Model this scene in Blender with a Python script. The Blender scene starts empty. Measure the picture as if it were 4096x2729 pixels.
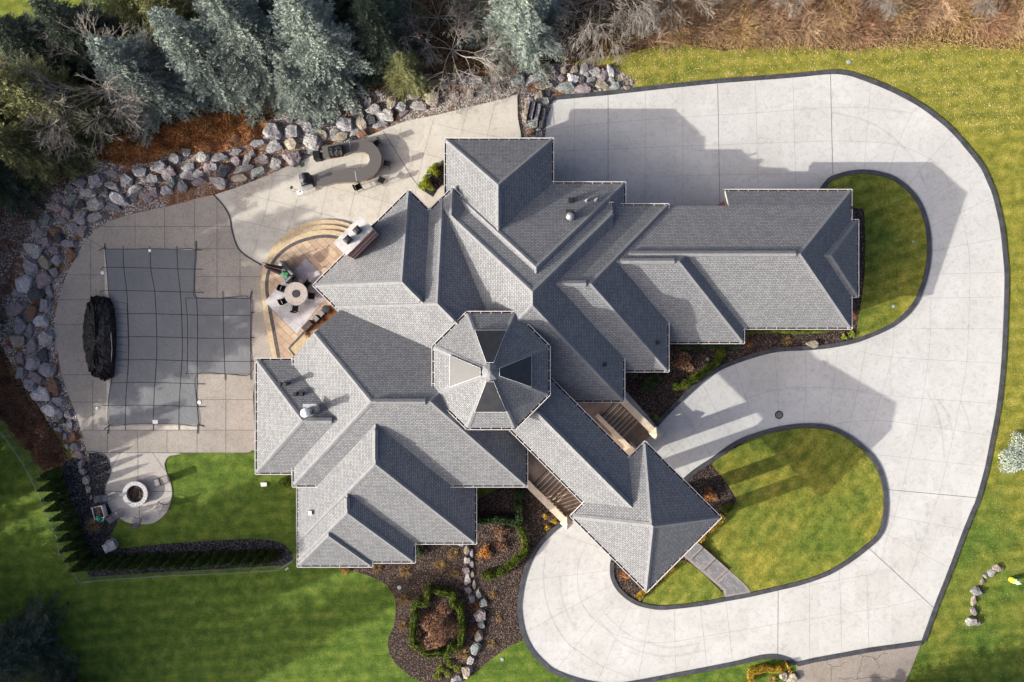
import bpy, bmesh, math, random
import numpy as np
from mathutils import Vector, Matrix, noise as mnoise
from mathutils.geometry import tessellate_polygon
R = math.radians
C = bpy.context.scene.collection
scene = bpy.context.scene
random.seed(7); rng = np.random.default_rng(7)
# ---------------------------------------------------------------- camera
H = 56.0; K = 48.7; CX, CY = 2048.0, 1364.5
cam = bpy.data.cameras.new('camera'); cam.sensor_width = 36; cam.lens = 36 * K * H / 4096
cam.clip_end = 1500
camo = bpy.data.objects.new('camera', cam); C.objects.link(camo)
camo.location = (0, 0, H); camo.rotation_euler = (0, 0, 0)
scene.camera = camo
# ---------------------------------------------------------------- light
EL, AZ = 21.0, 19.5
w = bpy.data.worlds.new('World'); scene.world = w; w.use_nodes = True
nt = w.node_tree; bg = nt.nodes['Background']
sky = nt.nodes.new('ShaderNodeTexSky'); sky.sky_type = 'NISHITA'; sky.sun_disc = False
sky.sun_elevation = R(EL); sky.sun_rotation = R(270 - AZ)
sky.air_density = 0.5; sky.dust_density = 8.0; sky.ozone_density = 1.6
nt.links.new(sky.outputs[0], bg.inputs[0]); bg.inputs[1].default_value = 0.15
sd = bpy.data.lights.new('sun', 'SUN'); sd.energy = 3.6; sd.angle = R(0.5); sd.color = (1.0, 0.96, 0.865)
sun = bpy.data.objects.new('sun', sd); C.objects.link(sun)
trav = Vector((math.cos(R(AZ)) * math.cos(R(EL)), math.sin(R(AZ)) * math.cos(R(EL)), -math.sin(R(EL))))
sun.rotation_euler = trav.to_track_quat('-Z', 'Y').to_euler(); sun.location = (-30, -10, 40)
scene.view_settings.view_transform = 'Standard'; scene.view_settings.look = 'None'
scene.view_settings.exposure = 1.15; scene.view_settings.gamma = 1
# ---------------------------------------------------------------- helpers
def P(px, py, h=0.0):
    f = (1 - h / H) / K
    return Vector(((px - CX) * f, (CY - py) * f, h))
def L(x, y, h):                       # plan units (photo pixels on the ground) -> metres, y down
    return Vector((x / K, -y / K, h))
def mesh_np(name, V, F, mi=None):
    V = np.asarray(V, dtype=np.float32).reshape(-1, 3); F = np.asarray(F, dtype=np.int32)
    m = bpy.data.meshes.new(name); n, k = F.shape
    m.vertices.add(len(V)); m.vertices.foreach_set('co', V.ravel())
    m.loops.add(n * k); m.loops.foreach_set('vertex_index', F.ravel())
    m.polygons.add(n); m.polygons.foreach_set('loop_start', np.arange(0, n * k, k, dtype=np.int32))
    if mi is not None: m.polygons.foreach_set('material_index', np.asarray(mi, dtype=np.int32))
    m.update(calc_edges=True); return m
def link(name, mesh, mats, parent=None):
    o = bpy.data.objects.new(name, mesh); C.objects.link(o)
    if mats is not None:
        for m in (mats if isinstance(mats, (list, tuple)) else [mats]): mesh.materials.append(m)
    if parent is not None: o.parent = parent
    return o
def tag(o, label=None, cat=None, group=None, kind=None):
    if label: o['label'] = label
    if cat: o['category'] = cat
    if group: o['group'] = group
    if kind: o['kind'] = kind
    return o
def empty(name, loc, rz, label, cat, group=None):
    o = bpy.data.objects.new(name, None); C.objects.link(o); o.empty_display_size = .2
    o.location = loc; o.rotation_euler = (0, 0, rz); return tag(o, label, cat, group)
def dup(root, loc, rz, label, group=None, scale=None):
    r = root.copy(); C.objects.link(r); r.location = loc; r.rotation_euler = (0, 0, rz); r['label'] = label
    if group: r['group'] = group
    if scale is not None: r.scale = scale
    for ch in list(root.children):
        c = ch.copy(); C.objects.link(c); c.parent = r
        for g in list(ch.children):
            d = g.copy(); C.objects.link(d); d.parent = c
    return r
class MB:                              # mesh builder
    def __init__(s): s.v = []; s.f = []; s.m = []; s.uv = None
    def face(s, pts, mi=0):
        b = len(s.v); s.v += [tuple(p) for p in pts]; s.f.append(tuple(range(b, b + len(pts)))); s.m.append(mi)
    def box(s, c, d, rz=0, mi=0, taper=1.0):
        M = Matrix.Translation(c) @ Matrix.Rotation(rz, 4, 'Z'); b = len(s.v)
        for z in (-.5, .5):
            t = taper if z > 0 else 1.0
            for x, y in ((-.5, -.5), (.5, -.5), (.5, .5), (-.5, .5)):
                s.v.append(tuple(M @ Vector((x * d[0] * t, y * d[1] * t, z * d[2]))))
        for q in ((3, 2, 1, 0), (4, 5, 6, 7), (0, 1, 5, 4), (1, 2, 6, 5), (2, 3, 7, 6), (3, 0, 4, 7)):
            s.f.append(tuple(b + i for i in q)); s.m.append(mi)
    def tube(s, a, b_, r0, r1=None, n=6, mi=0, cap=True):
        r1 = r0 if r1 is None else r1; a = Vector(a); b_ = Vector(b_); d = b_ - a
        if d.length < 1e-6: return
        q = d.to_track_quat('Z', 'Y'); b = len(s.v)
        for p, r in ((a, r0), (b_, r1)):
            for i in range(n):
                t = 2 * math.pi * i / n; s.v.append(tuple(p + q @ Vector((r * math.cos(t), r * math.sin(t), 0))))
        for i in range(n):
            j = (i + 1) % n; s.f.append((b + i, b + j, b + n + j, b + n + i)); s.m.append(mi)
        if cap:
            s.f.append(tuple(b + i for i in reversed(range(n)))); s.m.append(mi)
            s.f.append(tuple(b + n + i for i in range(n))); s.m.append(mi)
    def lathe(s, c, prof, n=24, mi=0, sx=1, sy=1):
        c = Vector(c); b = len(s.v)
        for r, z in prof:
            for i in range(n):
                t = 2 * math.pi * i / n; s.v.append((c.x + sx * r * math.cos(t), c.y + sy * r * math.sin(t), c.z + z))
        for k in range(len(prof) - 1):
            for i in range(n):
                j = (i + 1) % n; s.f.append((b + k * n + i, b + k * n + j, b + (k + 1) * n + j, b + (k + 1) * n + i)); s.m.append(mi)
    def prism(s, pts2, z0, z1, mi=0, mside=None, bottom=False):
        n = len(pts2); tri = tessellate_polygon([[Vector((p[0], p[1], 0)) for p in pts2]])
        area = sum(pts2[i][0] * pts2[(i + 1) % n][1] - pts2[(i + 1) % n][0] * pts2[i][1] for i in range(n))
        if area < 0: pts2 = pts2[::-1]; tri = tessellate_polygon([[Vector((p[0], p[1], 0)) for p in pts2]])
        b = len(s.v); s.v += [(p[0], p[1], z1) for p in pts2]
        for t in tri:
            a_, b2, c_ = [Vector(s.v[b + i]) for i in t]
            tt = t if (b2 - a_).cross(c_ - a_).z > 0 else t[::-1]
            s.f.append(tuple(b + i for i in tt)); s.m.append(mi)
        if z0 is not None:
            b0 = len(s.v); s.v += [(p[0], p[1], z0) for p in pts2]
            for i in range(n):
                j = (i + 1) % n; s.f.append((b0 + i, b0 + j, b + j, b + i)); s.m.append(mi if mside is None else mside)
    def build(s, name, mats, parent=None, smooth=False, bevel=0):
        m = bpy.data.meshes.new(name); m.from_pydata(s.v, [], s.f); m.update()
        m.polygons.foreach_set('material_index', s.m)
        if smooth: m.polygons.foreach_set('use_smooth', [True] * len(s.f))
        o = link(name, m, mats, parent)
        if bevel:
            md = o.modifiers.new('bevel', 'BEVEL'); md.width = bevel; md.segments = 2; md.limit_method = 'ANGLE'
        return o
def spline(pts, closed=False, n=8):
    pts = [Vector((p[0], p[1])) for p in pts]; out = []; N = len(pts)
    rngi = range(N) if closed else range(N - 1)
    for i in rngi:
        if closed: p0, p1, p2, p3 = pts[(i - 1) % N], pts[i], pts[(i + 1) % N], pts[(i + 2) % N]
        else: p0, p1, p2, p3 = pts[max(i - 1, 0)], pts[i], pts[i + 1], pts[min(i + 2, N - 1)]
        d1 = max((p2 - p1).length, 1e-3); 
        for k in range(n):
            t = k / n
            out.append(0.5 * ((2 * p1) + (p2 - p0) * t + (2 * p0 - 5 * p1 + 4 * p2 - p3) * t * t + (3 * p1 - p0 - 3 * p2 + p3) * t ** 3))
    if not closed: out.append(pts[-1])
    return out
def strip(line, w0, w1, z0, z1, mb, mi=0, closed=False):   # raised ribbon between offsets w0..w1 (metres, left of travel +)
    n = len(line); nor = []
    for i in range(n):
        a = line[(i - 1) % n] if (closed or i > 0) else line[0]; b = line[(i + 1) % n] if (closed or i < n - 1) else line[-1]
        d = (b - a).normalized(); nor.append(Vector((-d.y, d.x)))
    b = len(mb.v)
    for i in range(n):
        p, q = line[i] + nor[i] * w0, line[i] + nor[i] * w1
        mb.v += [(p.x, p.y, z0), (p.x, p.y, z1), (q.x, q.y, z1), (q.x, q.y, z0)]
    for i in range(n if closed else n - 1):
        j = (i + 1) % n
        for a_, c_ in ((0, 1), (1, 2), (2, 3)):
            mb.f.append((b + 4 * i + a_, b + 4 * j + a_, b + 4 * j + c_, b + 4 * i + c_)); mb.m.append(mi)
def G(pts, h=0.0): return [P(x, y, h).to_2d() for x, y in pts]
ORD = 'first second third fourth fifth sixth seventh eighth ninth tenth eleventh twelfth thirteenth fourteenth fifteenth sixteenth seventeenth eighteenth nineteenth twentieth'.split()
TENS = {2: 'twenty', 3: 'thirty', 4: 'forty', 5: 'fifty', 6: 'sixty', 7: 'seventy'}
def ordinal(i):
    if i < 20: return ORD[i]
    t, u = divmod(i + 1, 10)
    return (TENS[t] + '-' + ORD[u - 1]) if u else TENS[t][:-1] + 'ieth'
# ---------------------------------------------------------------- materials
def nodes(name, rough=.8, metallic=0, spec=.3):
    m = bpy.data.materials.new(name); m.use_nodes = True; t = m.node_tree; b = t.nodes['Principled BSDF']
    b.inputs['Roughness'].default_value = rough; b.inputs['Metallic'].default_value = metallic
    b.inputs['Specular IOR Level'].default_value = spec
    return m, t, b
def ramp(t, fac, cols):
    r = t.nodes.new('ShaderNodeValToRGB'); e = r.color_ramp.elements
    while len(e) < len(cols): e.new(.5)
    for i, (p, c) in enumerate(cols): e[i].position = p; e[i].color = (*c, 1)
    t.links.new(fac, r.inputs[0]); return r.outputs[0]
def tnoise(t, co, sc, det=3, rough=.55, dist=0):
    n = t.nodes.new('ShaderNodeTexNoise'); n.inputs['Scale'].default_value = sc; n.inputs['Detail'].default_value = det
    n.inputs['Roughness'].default_value = rough; n.inputs['Distortion'].default_value = dist
    t.links.new(co, n.inputs['Vector']); return n.outputs[0]
def mix(t, fac, a, b, mode='MIX'):
    x = t.nodes.new('ShaderNodeMix'); x.data_type = 'RGBA'; x.blend_type = mode
    for s, v in ((0, fac), (6, a), (7, b)):
        if isinstance(v, (int, float)): x.inputs[s].default_value = v
        elif isinstance(v, tuple): x.inputs[s].default_value = (*v, 1)
        else: t.links.new(v, x.inputs[s])
    return x.outputs[2]
def math_(t, op, a, b=0.0, c=None):
    x = t.nodes.new('ShaderNodeMath'); x.operation = op
    for i, v in enumerate((a, b) if c is None else (a, b, c)):
        if isinstance(v, (int, float)): x.inputs[i].default_value = v
        else: t.links.new(v, x.inputs[i])
    return x.outputs[0]
def bump(t, b, h, strength=.4, dist=.05):
    x = t.nodes.new('ShaderNodeBump'); x.inputs['Strength'].default_value = strength; x.inputs['Distance'].default_value = dist
    t.links.new(h, x.inputs['Height']); t.links.new(x.outputs[0], b.inputs['Normal'])
def coord(t, kind='Object'): return t.nodes.new('ShaderNodeTexCoord').outputs[kind]
def pm(name, cols, sc=4, det=4, rough=.8, bsc=None, bs=.4, bd=.02, fine=None, metallic=0, spec=.3, rnd=0, kind='Object'):
    m, t, b = nodes(name, rough, metallic, spec); co = coord(t, kind)
    c = ramp(t, tnoise(t, co, sc, det), cols)
    if fine:
        f = ramp(t, tnoise(t, co, fine[0], 2), [(.3, (fine[1],) * 3), (.7, (fine[2],) * 3)]); c = mix(t, 1.0, c, f, 'MULTIPLY')
    if rnd:
        oi = t.nodes.new('ShaderNodeObjectInfo'); hs = t.nodes.new('ShaderNodeHueSaturation')
        v = math_(t, 'MULTIPLY_ADD', oi.outputs['Random'], 2 * rnd, 1 - rnd); t.links.new(v, hs.inputs['Value'])
        t.links.new(c, hs.inputs['Color']); c = hs.outputs[0]
    t.links.new(c, b.inputs['Base Color'])
    if bsc: bump(t, b, tnoise(t, co, bsc, 4), bs, bd)
    return m
def flat(name, col, rough=.6, metallic=0, var=.12, sc=6, spec=.3):
    return pm(name, [(.3, tuple(c * (1 - var) for c in col)), (.7, tuple(min(1, c * (1 + var)) for c in col))], sc, 3, rough, metallic=metallic, spec=spec)
M = {}
# lawn -----------------------------------------------------------------
def lawn_mat(name, dry, stripe_rot=0.0):
    m, t, b = nodes(name, .95, 0, .1); co = coord(t)
    sp = t.nodes.new('ShaderNodeSeparateXYZ'); t.links.new(co, sp.inputs[0])
    big = tnoise(t, co, .16, 4, .6); mid = tnoise(t, co, 1.1, 4, .65); fine = tnoise(t, co, 9, 3, .7)
    green = ramp(t, mid, [(.3, (.042, .080, .014)), (.5, (.082, .130, .020)), (.72, (.150, .190, .034))])
    olive = ramp(t, mid, [(.3, (.10, .115, .018)), (.5, (.19, .185, .030)), (.72, (.30, .265, .055))])
    f = math_(t, 'MULTIPLY_ADD', big, 3.2, dry)
    if dry < -1:                                     # the big lawn dries out towards the right and the top
        gx = math_(t, 'MULTIPLY', sp.outputs[0], .028); gy = math_(t, 'MULTIPLY', sp.outputs[1], .042)
        f = math_(t, 'ADD', f, math_(t, 'ADD', gx, gy))
    cl = t.nodes.new('ShaderNodeClamp'); t.links.new(f, cl.inputs[0])
    c = mix(t, cl.outputs[0], green, olive)
    wv = t.nodes.new('ShaderNodeTexWave'); mp = t.nodes.new('ShaderNodeMapping'); mp.inputs['Rotation'].default_value[2] = stripe_rot
    t.links.new(co, mp.inputs[0]); t.links.new(mp.outputs[0], wv.inputs[0]); wv.inputs['Scale'].default_value = .30
    wv.inputs['Distortion'].default_value = 1.5; wv.inputs['Detail'].default_value = 2; wv.inputs['Detail Scale'].default_value = .6
    c = mix(t, .5, c, mix(t, 1.0, c, ramp(t, wv.outputs[1], [(.25, (.78, .84, .78)), (.75, (1.18, 1.12, 1.15))]), 'MULTIPLY'))
    c = mix(t, 1.0, c, ramp(t, fine, [(.25, (.5, .55, .5)), (.5, (1, 1, 1)), (.75, (1.6, 1.5, 1.4))]), 'MULTIPLY')
    t.links.new(c, b.inputs['Base Color'])
    bump(t, b, math_(t, 'ADD', fine, tnoise(t, co, 28, 2)), .9, .06)
    return m
M['lawn'] = lawn_mat('lawn', -1.55, R(86)); M['lawn_in'] = lawn_mat('island_lawn', -.95, .6); M['lawn_back'] = lawn_mat('shade_lawn', -.999, 1.2)
def gravelish(name, cols, vsc, bs=1.0, bd=.05, patch=None):
    m, t, b = nodes(name, .9, 0, .2); co = coord(t)
    v = t.nodes.new('ShaderNodeTexVoronoi'); v.inputs['Scale'].default_value = vsc; t.links.new(co, v.inputs['Vector'])
    sp = t.nodes.new('ShaderNodeSeparateColor'); t.links.new(v.outputs['Color'], sp.inputs[0])
    c = ramp(t, sp.outputs[0], cols)
    c = mix(t, 1.0, c, ramp(t, v.outputs['Distance'], [(.2, (1, 1, 1)), (.75, (.35, .33, .32))]), 'MULTIPLY')
    if patch: c = mix(t, ramp(t, tnoise(t, co, patch[0], 5, .65), [(patch[1], (0, 0, 0)), (patch[1] + .12, (1, 1, 1))]), c, ramp(t, tnoise(t, co, 9, 4, .7), [(.3, patch[2]), (.7, patch[3])]))
    t.links.new(c, b.inputs['Base Color']); bump(t, b, math_(t, 'MULTIPLY', v.outputs['Distance'], -1), bs, bd)
    return m
M['gravel'] = gravelish('river_gravel', [(0, (.10, .085, .08)), (.35, (.26, .22, .20)), (.6, (.40, .35, .31)), (.9, (.62, .58, .54))], 11, patch=(.55, .5, (.07, .03, .015), (.20, .085, .03)))
M['black_gravel'] = gravelish('black_gravel', [(0, (.012, .012, .014)), (.5, (.03, .03, .034)), (.95, (.12, .12, .13))], 11)
M['mulch'] = gravelish('dark_mulch', [(0, (.022, .014, .012)), (.45, (.055, .038, .032)), (.75, (.10, .070, .058)), (1, (.22, .16, .12))], 12, patch=(.9, .66, (.06, .04, .03), (.15, .105, .08)))
M['litter'] = gravelish('leaf_litter', [(0, (.04, .022, .012)), (.4, (.11, .062, .03)), (.8, (.21, .135, .07))], 9, patch=(.5, .55, (.06, .05, .02), (.2, .16, .06)))
def concrete(name, c0, c1, spots=.35, speck=0):
    m, t, b = nodes(name, .85, 0, .25); co = coord(t)
    c = ramp(t, tnoise(t, co, .35, 5, .62), [(.3, c0), (.7, c1)])
    c = mix(t, 1.0, c, ramp(t, tnoise(t, co, 2.2, 5, .7, 1.0), [(.28, (.80, .79, .77)), (.5, (1, 1, 1)), (.8, (1.06, 1.06, 1.06))]), 'MULTIPLY')
    vs = t.nodes.new('ShaderNodeTexVoronoi'); vs.distance = 'CHEBYCHEV'; vs.inputs['Scale'].default_value = .34; vs.inputs['Randomness'].default_value = .15; t.links.new(co, vs.inputs['Vector'])
    vc = t.nodes.new('ShaderNodeSeparateColor'); t.links.new(vs.outputs['Color'], vc.inputs[0])
    c = mix(t, 1.0, c, ramp(t, vc.outputs[0], [(.1, (.955, .95, .94)), (.9, (1.02, 1.02, 1.02))]), 'MULTIPLY')
    st = ramp(t, tnoise(t, co, 1.3, 6, .75, .6), [(.64, (0, 0, 0)), (.74, (1, 1, 1))])
    c = mix(t, math_(t, 'MULTIPLY', st, spots), c, tuple(x * .62 for x in c0))
    if speck: c = mix(t, 1.0, c, ramp(t, tnoise(t, co, 16, 2, .8), [(.3, (1 - speck,) * 3), (.7, (1 + speck,) * 3)]), 'MULTIPLY')
    t.links.new(c, b.inputs['Base Color']); bump(t, b, tnoise(t, co, 20, 3), .15, .01)
    return m
M['drive'] = concrete('driveway_concrete', (.40, .395, .38), (.465, .458, .442), .5, .05)
M['patio'] = concrete('patio_concrete', (.38, .355, .31), (.46, .435, .385), .3, .12)
M['deck'] = concrete('exposed_aggregate', (.245, .222, .195), (.315, .283, .245), .3, .25)
M['firepad'] = concrete('firepit_concrete', (.33, .305, .275), (.40, .375, .34), .3, .18)
M['asphalt'] = concrete('old_asphalt', (.22, .19, .165), (.29, .255, .22), .4, .3)
M['kerb'] = pm('charcoal_kerb', [(.3, (.030, .031, .036)), (.7, (.065, .067, .075))], 1.6, 5, .7, 14, .3, .01, (8, .75, 1.25))
M['tyre'] = concrete('tyre_mark', (.35, .345, .33), (.42, .413, .40), .5, .05)
M['joint'] = flat('joint', (.25, .24, .225), .9)
M['joint_dark'] = flat('joint_dark', (.09, .085, .08), .9)
def shingles():
    m, t, b = nodes('asphalt_shingles', .9, 0, .15); uv = t.nodes.new('ShaderNodeUVMap').outputs[0]
    br = t.nodes.new('ShaderNodeTexBrick'); t.links.new(uv, br.inputs['Vector'])
    br.offset = .37; br.inputs['Scale'].default_value = 1; br.inputs['Brick Width'].default_value = .27; br.inputs['Row Height'].default_value = .145
    br.inputs['Mortar Size'].default_value = .016; br.inputs['Mortar Smooth'].default_value = .3; br.inputs['Bias'].default_value = 0
    br.inputs['Color1'].default_value = (.165, .168, .173, 1); br.inputs['Color2'].default_value = (.225, .228, .232, 1); br.inputs['Mortar'].default_value = (.05, .051, .055, 1)
    n = tnoise(t, uv, .5, 4, .6)
    c = mix(t, 1.0, br.outputs[0], ramp(t, n, [(.3, (.94, .94, .95)), (.7, (1.05, 1.05, 1.04))]), 'MULTIPLY')
    c = mix(t, 1.0, c, ramp(t, tnoise(t, uv, 14, 2, .8), [(.3, (.88,) * 3), (.7, (1.12,) * 3)]), 'MULTIPLY')
    t.links.new(c, b.inputs['Base Color'])
    sp = t.nodes.new('ShaderNodeSeparateXYZ'); t.links.new(uv, sp.inputs[0])
    row = math_(t, 'FRACT', math_(t, 'DIVIDE', sp.outputs[1], .145))
    hh = math_(t, 'ADD', math_(t, 'MULTIPLY', row, -1.0), math_(t, 'MULTIPLY', br.outputs[1], -.8))
    bump(t, b, hh, .4, .02)
    return m
M['shingle'] = shingles()
M['cap'] = pm('ridge_cap_shingles', [(.3, (.15, .152, .158)), (.7, (.19, .193, .198))], 3, 3, .9, 20, .3, .01, (9, .85, 1.15))
M['white'] = flat('white_gutter', (.52, .51, .50), .5)
M['fascia'] = flat('fascia', (.36, .32, .28), .6)
M['gut_leaf'] = pm('gutter_leaves', [(.3, (.018, .012, .010)), (.55, (.06, .03, .018)), (.75, (.20, .10, .035))], 6, 4, .9)
M['brickred'] = None
def brick(name, a, b_, mo, bw=.22, rh=.075):
    m, t, b = nodes(name, .9); co = coord(t, 'Object')
    ge = t.nodes.new('ShaderNodeNewGeometry')
    sp = t.nodes.new('ShaderNodeSeparateXYZ'); t.links.new(co, sp.inputs[0])
    cb = t.nodes.new('ShaderNodeCombineXYZ'); t.links.new(math_(t, 'ADD', sp.outputs[0], sp.outputs[1]), cb.inputs[0]); t.links.new(sp.outputs[2], cb.inputs[1])
    br = t.nodes.new('ShaderNodeTexBrick'); t.links.new(cb.outputs[0], br.inputs['Vector'])
    br.inputs['Scale'].default_value = 1; br.inputs['Brick Width'].default_value = bw; br.inputs['Row Height'].default_value = rh; br.inputs['Mortar Size'].default_value = .008
    for k, v in (('Color1', a), ('Color2', b_), ('Mortar', mo)): br.inputs[k].default_value = (*v, 1)
    t.links.new(br.outputs[0], b.inputs['Base Color']); return m
M['brick'] = brick('red_brick', (.20, .055, .035), (.28, .09, .055), (.3, .25, .22))
M['stone_wall'] = brick('tan_stone', (.30, .22, .16), (.38, .29, .21), (.2, .16, .13), .4, .2)
M['lime'] = pm('limestone', [(.3, (.46, .38, .28)), (.7, (.60, .50, .38))], 3, 4, .8, 25, .2, .01)
M['porch'] = pm('porch_stone', [(.3, (.20, .145, .115)), (.7, (.29, .215, .17))], 2, 4, .85, 20, .3, .01, (12, .85, 1.15))
M['slab'] = pm('chimney_slab', [(.3, (.34, .32, .30)), (.5, (.45, .43, .41)), (.75, (.54, .52, .50))], 2.2, 5, .8, 15, .3, .01)
M['metal'] = flat('galvanised_metal', (.42, .43, .44), .4, .7)
M['whitemetal'] = flat('white_painted_metal', (.75, .75, .74), .4)
M['darkmetal'] = flat('dark_metal', (.035, .036, .04), .5, .3)
M['black'] = flat('black_plastic', (.014, .014, .016), .5, var=.3)
M['glass'] = pm('skylight_glass', [(.3, (.02, .021, .023)), (.7, (.032, .033, .036))], 2, 3, .42, spec=.4)
def shadecloth():
    m, t, b = nodes('pool_mesh', .75, 0, .3); co = coord(t)
    c = ramp(t, tnoise(t, co, .3, 4, .6), [(.3, (.125, .13, .135)), (.7, (.155, .16, .165))])
    t.links.new(c, b.inputs['Base Color'])
    n = tnoise(t, co, .8, 5, .6, 2.5); bump(t, b, math_(t, 'ADD', n, math_(t, 'MULTIPLY', tnoise(t, co, 4, 3, .6, 1.5), .25)), .5, .07)
    return m
M['poolcover'] = shadecloth()
M['tarp'] = pm('black_tarp', [(.3, (.005, .005, .006)), (.7, (.016, .016, .017))], 3, 4, .5, 3.0, 1.0, .25, spec=.3)
M['granite'] = pm('granite_counter', [(.3, (.05, .046, .045)), (.5, (.085, .078, .075)), (.75, (.15, .138, .13))], 25, 3, .45, spec=.4)
M['counter_stone'] = pm('stacked_stone', [(.3, (.22, .17, .13)), (.7, (.38, .31, .25))], 5, 4, .85, 8, .6, .04)
M['wood'] = pm('pale_wood', [(.3, (.27, .235, .205)), (.7, (.38, .34, .30))], 5, 5, .6)
M['fabric_dark'] = flat('dark_sling', (.012, .012, .014), .9, spec=.1)
M['fabric_grey'] = flat('grey_sling', (.20, .19, .20), .85)
M['sofa'] = flat('grey_sofa', (.16, .17, .175), .9)
M['cushion'] = flat('pale_cushion', (.42, .39, .38), .9)
M['greencush'] = pm('green_print', [(.35, (.03, .13, .05)), (.6, (.06, .22, .09)), (.75, (.35, .36, .30))], 9, 3, .9)
M['umbrella'] = flat('brown_canvas', (.075, .055, .05), .9)
M['teal'] = flat('teal_plastic', (.05, .45, .32), .4)
M['yellow'] = flat('yellow_plastic', (.85, .80, .05), .4)
M['ivory'] = flat('ivory_plastic', (.85, .82, .55), .4)
M['orange'] = pm('rust_orange', [(.3, (.35, .13, .03)), (.7, (.55, .26, .06))], 3, 3, .8)
M['char'] = pm('charred_ash', [(.3, (.012, .011, .011)), (.55, (.05, .035, .03)), (.72, (.30, .14, .05))], 7, 5, .9, 9, 1, .1)
M['firestone'] = pm('grey_coping_stone', [(.3, (.33, .33, .34)), (.7, (.46, .46, .46))], 4, 4, .8, 20, .3, .01)
M['lidgreen'] = flat('green_lid', (.04, .10, .05), .6)
M['lidpale'] = flat('pale_lid', (.24, .29, .275), .6)
M['silver'] = flat('silver_fence', (.26, .26, .28), .5, .2)
M['iron'] = flat('black_iron', (.02, .02, .022), .5)
def pavers(name, a, b_, mo, bw, rh, rz):
    m, t, b = nodes(name, .85); co = coord(t); mp = t.nodes.new('ShaderNodeMapping'); mp.inputs['Rotation'].default_value[2] = rz
    t.links.new(co, mp.inputs[0]); br = t.nodes.new('ShaderNodeTexBrick'); t.links.new(mp.outputs[0], br.inputs['Vector'])
    br.inputs['Scale'].default_value = 1; br.inputs['Brick Width'].default_value = bw; br.inputs['Row Height'].default_value = rh; br.inputs['Mortar Size'].default_value = .012
    for k, v in (('Color1', a), ('Color2', b_), ('Mortar', mo)): br.inputs[k].default_value = (*v, 1)
    c = mix(t, 1.0, br.outputs[0], ramp(t, tnoise(t, co, 3, 5, .7, 2), [(.3, (.82,) * 3), (.7, (1.15,) * 3)]), 'MULTIPLY')
    t.links.new(c, b.inputs['Base Color']); bump(t, b, math_(t, 'MULTIPLY', br.outputs[1], -1), .4, .015); return m
M['paver'] = pavers('flagstone_pavers', (.34, .24, .165), (.47, .36, .25), (.13, .09, .07), 1.0, .5, R(45))
M['tan'] = pavers('tan_tread', (.42, .33, .205), (.49, .39, .25), (.30, .23, .15), .42, .42, R(20))
M['band'] = pm('dark_brick_band', [(.3, (.05, .045, .045)), (.7, (.10, .09, .085))], 4, 4, .85, fine=(12, .8, 1.2))
M['walk'] = pavers('walk_pavers', (.15, .147, .15), (.215, .21, .21), (.10, .10, .10), .32, .2, R(45))
M['walkedge'] = pavers('walk_border', (.215, .19, .18), (.255, .225, .21), (.18, .16, .15), .25, .5, R(45))
def rug():
    m, t, b = nodes('patterned_rug', .95); co = coord(t)
    v = t.nodes.new('ShaderNodeTexVoronoi'); v.distance = 'MANHATTAN'; v.inputs['Scale'].default_value = 1.9; v.inputs['Randomness'].default_value = .35; t.links.new(co, v.inputs['Vector'])
    rings = math_(t, 'FRACT', math_(t, 'MULTIPLY', v.outputs['Distance'], 6))
    c = ramp(t, rings, [(.25, (.46, .44, .44)), (.5, (.30, .29, .31)), (.55, (.48, .46, .45))])
    w_ = ramp(t, tnoise(t, co, 1.4, 6, .75), [(.38, (0, 0, 0)), (.6, (1, 1, 1))])
    c = mix(t, w_, ramp(t, tnoise(t, co, 10, 4, .8), [(.35, (.10, .10, .12)), (.6, (.45, .43, .43))]), c)
    t.links.new(c, b.inputs['Base Color']); return m
M['rug'] = rug()
def rock(name, c0, c1, c2):
    return pm(name, [(.25, c0), (.5, c1), (.78, c2)], 2.4, 7, .9, 4.5, 1.0, .16, (11, .6, 1.35), rnd=.15)
ROCK = {'grey': rock('grey_rock', (.12, .115, .12), (.23, .22, .23), (.36, .35, .35)),
        'pale': rock('pale_rock', (.17, .16, .155), (.30, .285, .275), (.46, .44, .42)),
        'pink': rock('pink_rock', (.13, .105, .11), (.23, .19, .195), (.36, .315, .31)),
        'dark': rock('dark_rock', (.03, .03, .034), (.065, .065, .07), (.12, .12, .125)),
        'brown': rock('rust_rock', (.10, .055, .038), (.18, .10, .065), (.27, .17, .12)),
        'tan': rock('tan_rock', (.16, .135, .105), (.28, .24, .19), (.42, .37, .29)),
        'green': rock('greenish_rock', (.10, .112, .105), (.185, .20, .19), (.29, .31, .295)),
        'white': rock('white_rock', (.24, .235, .235), (.40, .39, .39), (.56, .55, .54))}
def leafm(name, c0, c1, c2, sc=1.6, rnd=.15, spec=.2):
    m = pm(name, [(.28, c0), (.5, c1), (.74, c2)], sc, 3, .8, fine=(6, .7, 1.3), spec=spec, rnd=rnd)
    return m
M['blue'] = leafm('blue_spruce', (.15, .18, .15), (.27, .315, .27), (.42, .455, .39))
M['gspruce'] = leafm('green_spruce', (.10, .115, .045), (.20, .205, .085), (.33, .32, .15))
M['dspruce'] = leafm('dark_spruce', (.04, .055, .038), (.075, .098, .065), (.13, .155, .105))
M['bark'] = flat('bark', (.10, .08, .065), .9)
M['twig'] = pm('pale_twig', [(.3, (.13, .115, .098)), (.7, (.36, .325, .285))], .8, 3, .9, rnd=.12)
M['brush'] = pm('brown_brush', [(.25, (.13, .07, .04)), (.5, (.30, .19, .115)), (.75, (.54, .40, .25))], .45, 4, .9)
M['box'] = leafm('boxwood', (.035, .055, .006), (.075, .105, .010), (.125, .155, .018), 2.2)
M['boxd'] = leafm('dark_boxwood', (.022, .042, .014), (.04, .07, .022), (.07, .11, .035), 2.2)
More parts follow.
